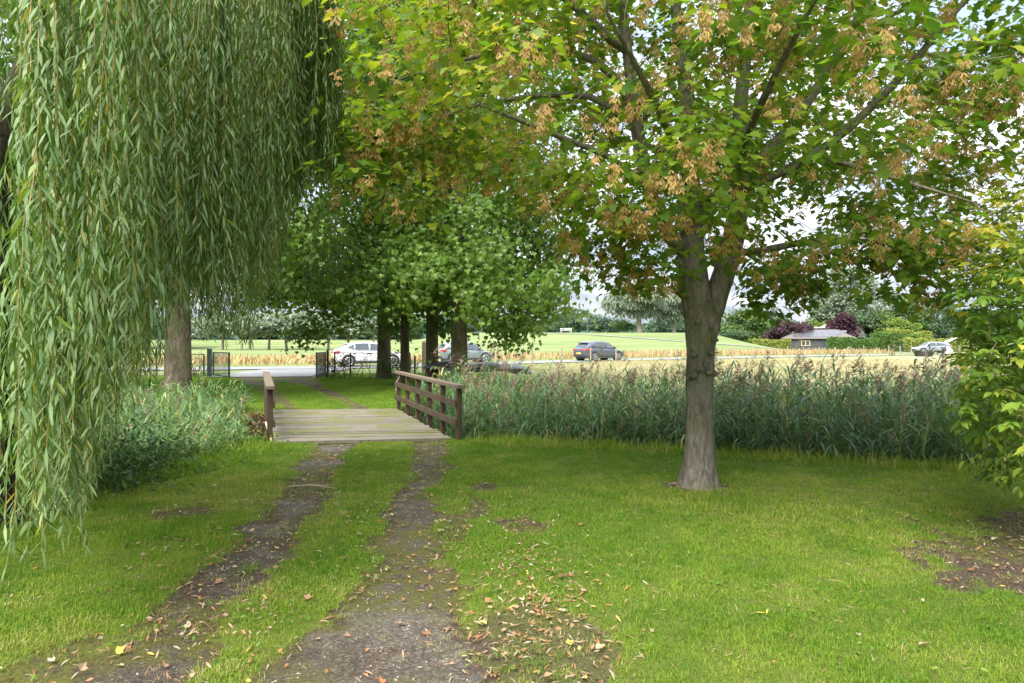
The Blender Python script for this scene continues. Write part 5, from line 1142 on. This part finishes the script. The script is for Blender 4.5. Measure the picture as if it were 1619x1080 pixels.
far_tree('grey-green tree right of the sycamore trunk behind the hedge', 1180, 140, 80, 478, 'far_green', n=4200, bottom=0)
far_tree('dull green bush between the sycamore trunk and the low hedge', 1165, 120, 46, 520, 'far_dark', n=2600, bottom=0, trunk=False, name='bush', cat='bush')
far_tree('dark tree behind the grey-green one near the sycamore trunk', 1215, 160, 70, 472, 'far_dark', n=3600, bottom=0)
for i, px in enumerate((1530, 1590, 1655, 1720, 1800)):
    far_tree(['dark tree glimpsed behind the right shrub', 'green tree glimpsed behind the right shrub', 'dark tree hidden at the right edge behind the shrub', 'tree just beyond the right edge behind the shrub', 'distant tree past the right edge'][i], px, 130+8*i, 84, 480-3*i, ['far_dark', 'far_green', 'far_blue', 'far_green', 'far_dark'][i], n=3200, bottom=0, trunk=False)
# distant wood so that the plain ends in trees and not at a bare line
v_ = []
for i in range(260):
    a = -1.25+2.5*i/259; rr_ = 330+R.uniform(-20, 20); v, f, t = far_crown(5000+i % 7, 200, 9, 11, lumps=9, leaf=2.4); v_.append((v+[math.sin(a)*rr_, math.cos(a)*rr_, 0], f, t))
v, f, t = join(v_); tag(link('distant_wood', mk('distant_wood', v, f, M['far_blue'], tint=t)), 'far-off wood along the horizon', 'wood', kind='stuff')
def hedge(label, a, b, w, h, mats, n=6000, leaf=.16, group=None):
    ax, ay = pf(*a); bx_, by_ = pf(*b); a = np.array([ax, ay]); b = np.array([bx_, by_]); u = norm(b-a); L = np.linalg.norm(b-a); nn = np.array([-u[1], u[0]])
    g = 0; s = R.random(n)*L; face = R.random(n); tpm = face < .4; y_ = np.where(tpm, R.uniform(-w/2, w/2, n), np.where(R.random(n) < .85, -w/2, w/2)); hh = h*(1+.08*np.sin(s*.9)+.05*np.sin(s*2.3)); z = np.where(tpm, hh, R.random(n)*hh)
    p = np.stack([a[0]+u[0]*s+nn[0]*y_, a[1]+u[1]*s+nn[1]*y_, z], -1)+R.normal(size=(n, 3))*.10
    o = norm(np.stack([nn[0]*np.sign(y_)*~tpm, nn[1]*np.sign(y_)*~tpm, tpm*1.0], -1)+R.normal(size=(n, 3))*.45)
    v, f, t = leaves(TUFT5, p, norm(R.normal(size=(n, 3))+[0, 0, -.3]), o, R.uniform(.6, 1.3, n)*leaf*1.5, np.clip(R.normal(.45, .22, n)+.12*np.sin(s*1.3), 0, 1))
    e = empty('hedge', label, 'hedge', (a[0], a[1], 0), 0, group); e0 = np.array([a[0], a[1], 0])
    tag(link('foliage', mk('foliage', v-e0, f, M[mats], tint=t), e), kind='stuff')
    mb = MB(); mb.beam((0, 0, h*.47), (b[0]-a[0], b[1]-a[1], h*.47), w*.8, h*.86); mb.build('branches', M['far_dark'], e)
hedge('low yellow-green clipped hedge left of the barn', (1186, 118), (1246, 121), 1.2, 1.75, 'hedge_yellow', 3600)
hedge('dark green clipped hedge in front of the barn wall', (1309, 112), (1388, 109), 1.5, 1.95, 'hedge', 5200)
hedge('taller rounded hedge with a yellow top right of the barn', (1380, 111), (1448, 109), 2.2, 2.6, 'hedge', 5200)
hedge('pale yellow hedge top behind the rounded hedge', (1402, 116), (1470, 116), 1.8, 3.2, 'hedge_yellow', 4200)
hedge('yellow-green hedge running on to the silver car', (1425, 104), (1560, 106), 1.2, 1.8, 'hedge_yellow', 4200)

# climbing twigs and old shrub in the wire fence
def twiggy(label, px0, px1, d, h, n, mat, name='climbing_shrub', leafn=600, nst=1.0):
    x0, y = pf(px0, d); x1, _ = pf(px1, d); e = empty(name, label, 'shrub', ((x0+x1)/2, y, 0)); e0 = np.array([(x0+x1)/2, y, 0]); mb = MB(); tp_ = []
    for i in range(n):
        p = Vector((R.uniform(x0, x1), y+R.normal()*.1, 0)); q = [p.copy()]; dv = Vector((R.normal()*.4, R.normal()*.2, 1)).normalized()
        for k in range(9):
            dv = (dv+Vector((R.normal()*.45, R.normal()*.12, R.normal()*.3+(.15 if q[-1].z < h*.7 else -.4)))).normalized(); q.append(q[-1]+dv*h/6.5); tp_.append(q[-1].copy())
        mb.tube([c-Vector(e0) for c in q], list(np.linspace(.014, .005, len(q))), 4)
    mb.build('twigs', M['twig'], e)
    if leafn:
        c = np.array(tp_)[R.integers(len(tp_), size=leafn)]+R.normal(size=(leafn, 3))*.07
        v, f, t = leaves(OVATE, c-e0, rdir(leafn), norm(R.normal(size=(leafn, 3))*.5+[0, -.2, 1]), R.uniform(.05, .11, leafn), np.clip(R.normal(.45, .25, leafn), 0, 1)); tag(link('foliage', mk('foliage', v, f, mat, tint=t), e), kind='stuff')
twiggy('brown twiggy shrub growing through the left end of the wire fence', 514, 546, 30.0, .85, 22, M['brown_leaf'], leafn=500)
twiggy('thin climbing twigs along the top of the wire fence', 548, 612, 29.7, 1.0, 12, M['bramble_leaf'], leafn=120)
twiggy('green bush at the right end of the wire fence', 612, 652, 29.4, .95, 22, M['weed_leaf'], leafn=1100)
twiggy('old twisted shrub beside the left gate post', 292, 328, 30.8, .95, 18, M['bramble_leaf'], leafn=200)
twiggy('bare brown twigs along the rusty rail at the left', 180, 292, 31.2, .7, 30, M['brown_leaf'], leafn=500)

# ------------------------------------------------------------------ dry plants beyond the road
def vband(name, label, cat, n, xr, yr, cond, h, w, mat, tb=.5):
    p = R.uniform([xr[0], yr[0]], [xr[1], yr[1]], (n, 2)); p = p[cond(p[:, 0], p[:, 1])]; n = len(p); g = gheight(p[:, 0], p[:, 1]); parts = []
    tn = np.clip(R.normal(tb, .22, n)+.5*(fbm(p[:, 0]*.12, p[:, 1]*.3, 3)-.5), 0, 1)
    for k in range(3):
        parts.append(blades(np.stack([p[:, 0]+R.normal(size=n)*.12, p[:, 1]+R.normal(size=n)*.1, g], -1), R.uniform(0, 6.28, n), R.uniform(1.0, 1.5, n), R.uniform(.6, 1.1, n)*h, np.full(n, w), R.uniform(0, .5, n), tn, 2))
    v, f, t = join(parts); return tag(link(name, mk(name, v, f, mat, tint=t)), label, cat, kind='stuff')
ry = lambda x: np.interp(x, [q_[0] for q_ in ROAD], [q_[1] for q_ in ROAD])
vband('dry_plants', 'orange and straw coloured dry plants in a band beyond the road', 'dry plants', 30000, (-62, 75), (42, 106), lambda x, y: (y > ry(x)+6.5+.02*np.abs(x)) & (y < np.minimum(ry(x)+17, 96)) & (x < 52), .85, .05, M['crop'], .55)
vband('verge_grass', 'tall pale grass on the verges of the road', 'grass', 16000, (-50, 75), (30, 104), lambda x, y: (np.abs(y-ry(x)) > 3.4) & (np.abs(y-ry(x)) < 7.0) & ~((x > -15) & (x < -7) & (y < ry(x))), .28, .02, M['crop'], .12)

# ------------------------------------------------------------------ lawn grass: tufts of blades on points (geometry nodes)
def tuft_mesh(seed, nb_=14, rad=.045, h=1.0, w=.035, mat='grass', bend=.5):
    g = np.random.default_rng(seed); p = np.column_stack([g.normal(size=(nb_, 2))*rad/.055, np.zeros(nb_)])*1.0
    V, f, t = None, None, None
    n = nb_; az_ = g.uniform(0, 6.28, n); el = g.uniform(.75, 1.5, n); L = g.uniform(.5, 1.15, n)*h
    tt = np.linspace(0, 1, 4)[None, :, None]; hd = np.stack([np.cos(az_), np.sin(az_), np.zeros(n)], -1)[:, None]; up = np.array([0, 0, 1.])[None, None]; dr = g.uniform(.05, bend, n)[:, None, None]
    c = p[:, None]+hd*L[:, None, None]*(np.cos(el)[:, None, None]*tt+.4*dr*tt*tt)+up*L[:, None, None]*(np.sin(el)[:, None, None]*tt-dr*tt*tt)
    sd = np.cross(hd, up)*w*np.array([1, .9, .65, .08])[None, :, None]
    V = np.stack([c-sd, c+sd], 2).reshape(-1, 3); s = np.arange(3)*2; f = np.stack([np.stack([s, s+1, s+2], -1), np.stack([s+1, s+3, s+2], -1)], 1).reshape(-1, 3); f = (f[None]+(np.arange(n)*8)[:, None, None]).reshape(-1, 3)
    return mk('tuft', V, f, M[mat])
def scatter(name, label, cat, pts, sc, tint, tufts):
    n = len(pts); me = bpy.data.meshes.new(name); me.vertices.add(n); me.vertices.foreach_set('co', pts.astype(np.float32).ravel())
    for an, ty, av in (('sc', 'FLOAT', sc), ('tint', 'FLOAT', tint), ('rot', 'FLOAT', R.uniform(0, 6.28, n))):
        a = me.attributes.new(an, ty, 'POINT'); a.data.foreach_set('value', av.astype(np.float32))
    o = tag(link(name, me), label, cat, kind='stuff')
    ng = bpy.data.node_groups.new(name, 'GeometryNodeTree'); ng.interface.new_socket('Geometry', in_out='INPUT', socket_type='NodeSocketGeometry'); ng.interface.new_socket('Geometry', in_out='OUTPUT', socket_type='NodeSocketGeometry')
    nd = ng.nodes; lk = ng.links; gi = nd.new('NodeGroupInput'); go = nd.new('NodeGroupOutput'); ip = nd.new('GeometryNodeInstanceOnPoints'); m2p = nd.new('GeometryNodeMeshToPoints'); lk.new(gi.outputs[0], m2p.inputs[0]); lk.new(m2p.outputs[0], ip.inputs['Points'])
    jn = nd.new('GeometryNodeJoinGeometry')
    for t in tufts:
        oi_ = nd.new('GeometryNodeObjectInfo'); oi_.inputs['Object'].default_value = t; oi_.inputs['As Instance'].default_value = True; lk.new(oi_.outputs['Geometry'], jn.inputs[0])
    lk.new(jn.outputs[0], ip.inputs['Instance']); ip.inputs['Pick Instance'].default_value = True
    rv_ = nd.new('FunctionNodeRandomValue'); rv_.data_type = 'INT'; rv_.inputs['Min'].default_value = 0 if False else 0
    for s_ in rv_.inputs:
        if s_.type == 'INT' and s_.name == 'Max': s_.default_value = len(tufts)-1
    lk.new([s_ for s_ in rv_.outputs if s_.type == 'INT'][0], ip.inputs['Instance Index'])
    def att(nm):
        q_ = nd.new('GeometryNodeInputNamedAttribute'); q_.data_type = 'FLOAT'; q_.inputs['Name'].default_value = nm; return q_.outputs[0]
    cx_ = nd.new('ShaderNodeCombineXYZ'); lk.new(att('rot'), cx_.inputs[2]); lk.new(cx_.outputs[0], ip.inputs['Rotation']); lk.new(att('sc'), ip.inputs['Scale'])
    lk.new(ip.outputs[0], go.inputs[0]); o.modifiers.new('scatter', 'NODES').node_group = ng
    return o
def tobj(me): return bpy.data.objects.new('tuft', me)
TG = [tobj(tuft_mesh(s)) for s in range(5)]; TS = [tobj(tuft_mesh(20+s, 10, .06, 1, .03, 'straw', .8)) for s in range(3)]
TL = [tobj(tuft_mesh(40+s, 22, .03, 1, .022, 'grass', .9)) for s in range(3)]
def lawn_pts(n, xr, yr):
    p = R.uniform([xr[0], yr[0]], [xr[1], yr[1]], (n, 2)); return p
def keep_lawn(p, bare=.0):
    so, ha, mo = masks(p[:, 0], p[:, 1]); sd_ = poly_sd(p[:, 0], p[:, 1], DITCH)
    pr = 1-np.clip(so*1.5, 0, 1)*(1-bare); pr = pr*(1-.9*ha)+.35*sst(.55, .65, fbm(p[:, 0]*3, p[:, 1]*3+50, 3)); clump = fbm(p[:, 0]*5, p[:, 1]*5, 3); pr = np.where(so > .15, np.maximum(pr*sst(.42, .6, clump)*1.2, .16*(1-ha)*sst(.5, .66, clump)), pr)
    return (R.random(len(p)) < pr) & (sd_ < .25), so
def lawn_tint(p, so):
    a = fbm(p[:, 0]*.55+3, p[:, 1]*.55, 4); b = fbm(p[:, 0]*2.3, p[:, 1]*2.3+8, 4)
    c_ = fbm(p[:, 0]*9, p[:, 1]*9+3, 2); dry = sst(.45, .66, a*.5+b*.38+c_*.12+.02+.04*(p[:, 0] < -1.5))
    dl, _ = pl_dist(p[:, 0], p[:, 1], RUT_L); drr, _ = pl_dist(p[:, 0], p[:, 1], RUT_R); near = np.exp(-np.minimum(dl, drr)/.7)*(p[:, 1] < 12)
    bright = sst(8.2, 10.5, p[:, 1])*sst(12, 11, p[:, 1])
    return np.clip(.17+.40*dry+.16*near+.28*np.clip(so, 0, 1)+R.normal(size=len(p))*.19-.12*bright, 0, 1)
def P3(p, dz=-.004): return np.column_stack([p, gheight(p[:, 0], p[:, 1])+dz])
parts_ = []
for n, xr, yr, s0 in [(52000, (-6, 6.5), (2.5, 6.0), .034), (52000, (-7.5, 9.5), (6.0, 11.4), .042), (12000, (-12, 14), (-3, 2.5), .045)]:
    p = lawn_pts(n, xr, yr); 
    if s0 < .045: p = p[np.abs(p[:, 0]) < p[:, 1]*.80+.9]
    kp, so = keep_lawn(p); p = p[kp]; so = so[kp]; hgt = s0*(1+.35*(fbm(p[:, 0]*1.6, p[:, 1]*1.6, 3)-.5)*2)*R.uniform(.6, 1.6, len(p))*(1-.45*np.clip(so*1.5, 0, 1))
    parts_.append((P3(p), hgt, lawn_tint(p, so)))
p = lawn_pts(60000, (-16, -.4), (11, 34)); kp, so = keep_lawn(p); kp &= (p[:, 0] < -.6) ; kp &= ~((p[:, 0] > -6.2) & (p[:, 1] < 15.9)); p = p[kp]; so = so[kp]
parts_.append((P3(p), R.uniform(.05, .085, len(p)), np.clip(lawn_tint(p, so)-.20, 0, 1)))  # tufts beyond the bridge tinted darker green: shade put into their colour
V_ = np.vstack([q_[0] for q_ in parts_]); print('lawn tufts', len(V_))
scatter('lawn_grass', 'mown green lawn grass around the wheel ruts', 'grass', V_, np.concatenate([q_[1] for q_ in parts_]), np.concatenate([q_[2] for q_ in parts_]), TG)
# long grass on the banks
p = lawn_pts(60000, (-10, 13), (4, 13)); sd_ = poly_sd(p[:, 0], p[:, 1], DITCH); br = (p[:, 0] > -4.2-.37*np.clip(p[:, 1]-10.8, 0, 9)) & (p[:, 0] < -.6) & (p[:, 1] > 10.4)
left = p[:, 0] < -2; kp = (sd_ > np.where(left, -.42, -.42)+.25*(fbm(p[:, 0]*2, p[:, 1]*2, 2)-.5)) & (sd_ < .30) & ~br & (p[:, 1] < 12.5) & (R.random(len(p)) < .55); p = p[kp]; left = left[kp]; sd_ = sd_[kp]
scatter('bank_grass', 'long uncut grass fringing the ditch in front of the reeds', 'grass', P3(p, -.01), np.where(left, R.uniform(.12, .32, len(p)), R.uniform(.12, .30, len(p)))*np.clip(.6+1.2*(sd_+.35), .5, 1), np.clip(R.normal(.55, .22, len(p))-.2*left, 0, 1), TL)
# meadow straw
p = lawn_pts(42000, (-3, 34), (12, 60)); sd_ = poly_sd(p[:, 0], p[:, 1], DITCH); kp = (sd_ < -.05) & (p[:, 1] < fence_y(p[:, 0])+1) & ((p[:, 1] > 15.5) | (p[:, 0] > 5)) & (p[:, 0] > -.8) & (R.random(len(p)) < np.clip(26/p[:, 1], 0, 1)); p = p[kp]
scatter('meadow_grass', 'dry straw-coloured meadow grass behind the reeds', 'grass', P3(p), R.uniform(.06, .15, len(p))*(1+p[:, 1]/60), np.clip(.62+.9*(fbm(p[:, 0]*.25, p[:, 1]*.5, 3)-.5)+R.normal(size=len(p))*.12, 0, 1), TS)

# low clover and weeds in the lawn
n = 5200; p = lawn_pts(n*3, (-5, 6), (2.6, 9)); so, ha, mo = masks(p[:, 0], p[:, 1]); cl = fbm(p[:, 0]*3+30, p[:, 1]*3, 3); mid = (p[:, 0] > -2.0) & (p[:, 0] < -.7)
p = p[((cl > .62) | (mid & (cl > .46))) & (ha < .3)][:n]; n = len(p); pos = np.column_stack([p, gheight(p[:, 0], p[:, 1])+R.uniform(.008, .035, n)])
v, f, t = leaves(OVATE, pos, norm(R.normal(size=(n, 3))*[1, 1, .25]), norm(R.normal(size=(n, 3))*.35+[0, 0, 1]), R.uniform(.012, .038, n), np.clip(R.normal(.6, .25, n), 0, 1))
tag(link('clover', mk('clover', v, f, M['weed_leaf'], tint=t)), 'low clover and weeds between the wheel ruts', 'weeds', kind='stuff')

# ------------------------------------------------------------------ fallen leaves
def flt(kind_):
    if kind_ == 0: v, f = willow_t(.25, .09)
    elif kind_ == 1: v, f = tmpl([(0, 0), (.22, .25), (.28, .6), (0, 1), (-.25, .6), (-.2, .25)], fold=.5, droop=-.25)
    else: v, f = tmpl([(0, 0), (.35, .1), (.5, .45), (.2, .55), (0, 1), (-.25, .6), (-.5, .4), (-.3, .1)], fold=.45, droop=-.3)
    return v, f
FT = [flt(0), flt(1), flt(2)]
n = 9000; p = lawn_pts(n*8, (-5.5, 6), (2.6, 11)); so, ha, mo = masks(p[:, 0], p[:, 1]); dl, _ = pl_dist(p[:, 0], p[:, 1], RUT_L); drr, _ = pl_dist(p[:, 0], p[:, 1], RUT_R)
lit = np.exp(-((p[:, 0]-.15)/.35)**2-((p[:, 1]-3.9)/1.4)**2)*2.3+np.exp(-np.minimum(dl, drr)/.35)*.45+.8*np.clip(so, 0, 1)*(1-ha)+.03+.5*sst(.55, .75, fbm(p[:, 0]*1.5+60, p[:, 1]*1.5, 3))*(p[:, 0] < 0)
p = p[R.random(len(p)) < lit*.35][:n]; n = len(p); print('fallen', n)
kd = R.choice(3, n, p=[.62, .34, .04]); sz = np.where(kd == 0, R.uniform(.025, .068, n), np.where(kd == 1, R.uniform(.016, .04, n), R.uniform(.03, .055, n))); tn = R.random(n)
tn = np.where(kd == 0, .3+.65*R.random(n), tn); pos = np.column_stack([p, gheight(p[:, 0], p[:, 1])+R.uniform(.006, .03, n)])
so, ha, mo = masks(p[:, 0], p[:, 1]); pos[:, 2] -= .018*so+.012*ha
fw = norm(R.normal(size=(n, 3))*[1, 1, .18]); up = norm(R.normal(size=(n, 3))*.35+[0, 0, 1])
px_, py_ = pxy(pos); o_ = np.argsort(np.where((px_ > 0) & (px_ < 1619) & (py_ < 1078), pos[:, 1]/sz, 1e6)); near = o_[:300]; x_ = norm(np.cross(fw, up)); z_ = np.cross(x_, fw)
LB = {0: ('narrow dry willow leaf lying on the ground by the ruts', 'narrow fallen willow leaves'), 1: ('small rounded brown fallen leaf on the ground by the ruts', 'small rounded fallen leaves'), 2: ('broad lobed fallen leaf lying on the ground by the ruts', 'broad fallen leaves')}
fm = [[mk('fallen_leaf', T[0], T[1], M['fallen'], tint=np.full(len(T[0]), t)) for t in np.linspace(.03, 1, 9)] for T in FT]
CN = lambda t: 'dark brown' if t < .2 else 'orange-brown' if t < .42 else 'tan' if t < .62 else 'pale straw-coloured' if t < .93 else 'yellowish'
for i in near:
    wh = 'on the dark wheel rut' if ha[i] > .45 else 'on bare soil' if so[i] > .45 else 'in the grass right of the ruts' if p[i, 0] > -.1 else 'in the grass left of the ruts' if p[i, 0] < -2.0 else 'on the green strip between the ruts'
    kn = ['narrow willow leaf', 'small rounded leaf', 'broad lobed leaf'][kd[i]]
    LB[kd[i]] = ('dry %s %s lying %s' % (CN(tn[i]), kn, wh), 'fallen %s %ss %s' % (CN(tn[i]), kn[:-4]+'lea', wh))
    LB[kd[i]] = (LB[kd[i]][0], 'fallen %s leaves, %s, %s' % (kn.replace(' leaf', ''), CN(tn[i]), wh))
    o = link('fallen_leaf', fm[kd[i]][int(np.clip(tn[i]*9, 0, 8))]); s = sz[i]
    o.matrix_world = Matrix([[x_[i, a]*s, fw[i, a]*s, z_[i, a]*s, pos[i, a]] for a in range(3)]+[[0, 0, 0, 1]])
    tag(o, LB[kd[i]][0], 'leaf', LB[kd[i]][1])
rest = [leaves(FT[k_], pos[m_], fw[m_], up[m_], sz[m_], tn[m_]) for k_ in range(3) for m_ in [np.array([i for i in o_[300:] if kd[i] == k_])]]
v, f, t = join(rest); tag(link('leaf_litter', mk('leaf_litter', v, f, M['fallen'], tint=t)), 'scattered small dry leaves over ruts and lawn', 'leaf litter', kind='stuff')

# grit and crumbs of soil on the worn track
n = 9000; p = lawn_pts(n*4, (-4.5, 5.5), (2.6, 9.5)); so, ha, mo = masks(p[:, 0], p[:, 1]); p = p[(so > .35) & (R.random(len(p)) < .2+.6*so)][:n]; n = len(p)
V0 = np.array([[1, 0, 0], [0, 1, 0], [-1, 0, 0], [0, -1, 0], [0, 0, .8]]); F0 = np.array([[0, 1, 4], [1, 2, 4], [2, 3, 4], [3, 0, 4]])
pos = np.column_stack([p, gheight(p[:, 0], p[:, 1])-.022]); so, ha, mo = masks(p[:, 0], p[:, 1]); pos[:, 2] += .014*(1-so)+.012*(fbm(p[:, 0]*6, p[:, 1]*6, 3)-.5)
v, f, t = leaves((V0, F0), pos, norm(R.normal(size=(n, 3))*[1, 1, .2]), norm(R.normal(size=(n, 3))*.4+[0, 0, 1]), R.uniform(.002, .0075, n), R.random(n))
M['grit'] = leaf_mat('grit', [(0, (.05, .035, .025)), (.6, (.14, .11, .08)), (1, (.42, .38, .32))], trans=.0, rough=.9)
tag(link('grit', mk('grit', v, f, M['grit'], tint=t)), 'grit and crumbs of soil on the worn ruts', 'grit', kind='stuff')
# bits of dry stalk in the turf
n = 2600; p = lawn_pts(n, (-5, 6), (2.6, 9)); pos = np.column_stack([p, gheight(p[:, 0], p[:, 1])+R.uniform(.01, .035, n)])
v, f, t = leaves((np.array([[-.035, 0, 0], [.035, 0, 0], [.02, 1, .05], [-.02, 1, .05]]), np.array([[0, 1, 2], [0, 2, 3]])), pos, norm(R.normal(size=(n, 3))*[1, 1, .15]), norm(R.normal(size=(n, 3))*.3+[0, 0, 1]), R.uniform(.02, .06, n), R.uniform(.35, .8, n))
tag(link('dry_stalks', mk('dry_stalks', v, f, M['fallen'], tint=t)), 'loose bits of dry stalk lying in the turf', 'dry stalks', kind='stuff')

# coarse darker tufts standing up out of the mown turf
p = lawn_pts(5200, (-6, 8), (2.7, 11)); kp, so = keep_lawn(p); kp &= (fbm(p[:, 0]*1.8+70, p[:, 1]*1.8, 3) > .5); p = p[kp]
scatter('coarse_grass', 'scattered coarse darker tufts in the lawn', 'grass', P3(p), R.uniform(.05, .105, len(p)), np.clip(R.normal(.12, .16, len(p)), 0, 1), TL)
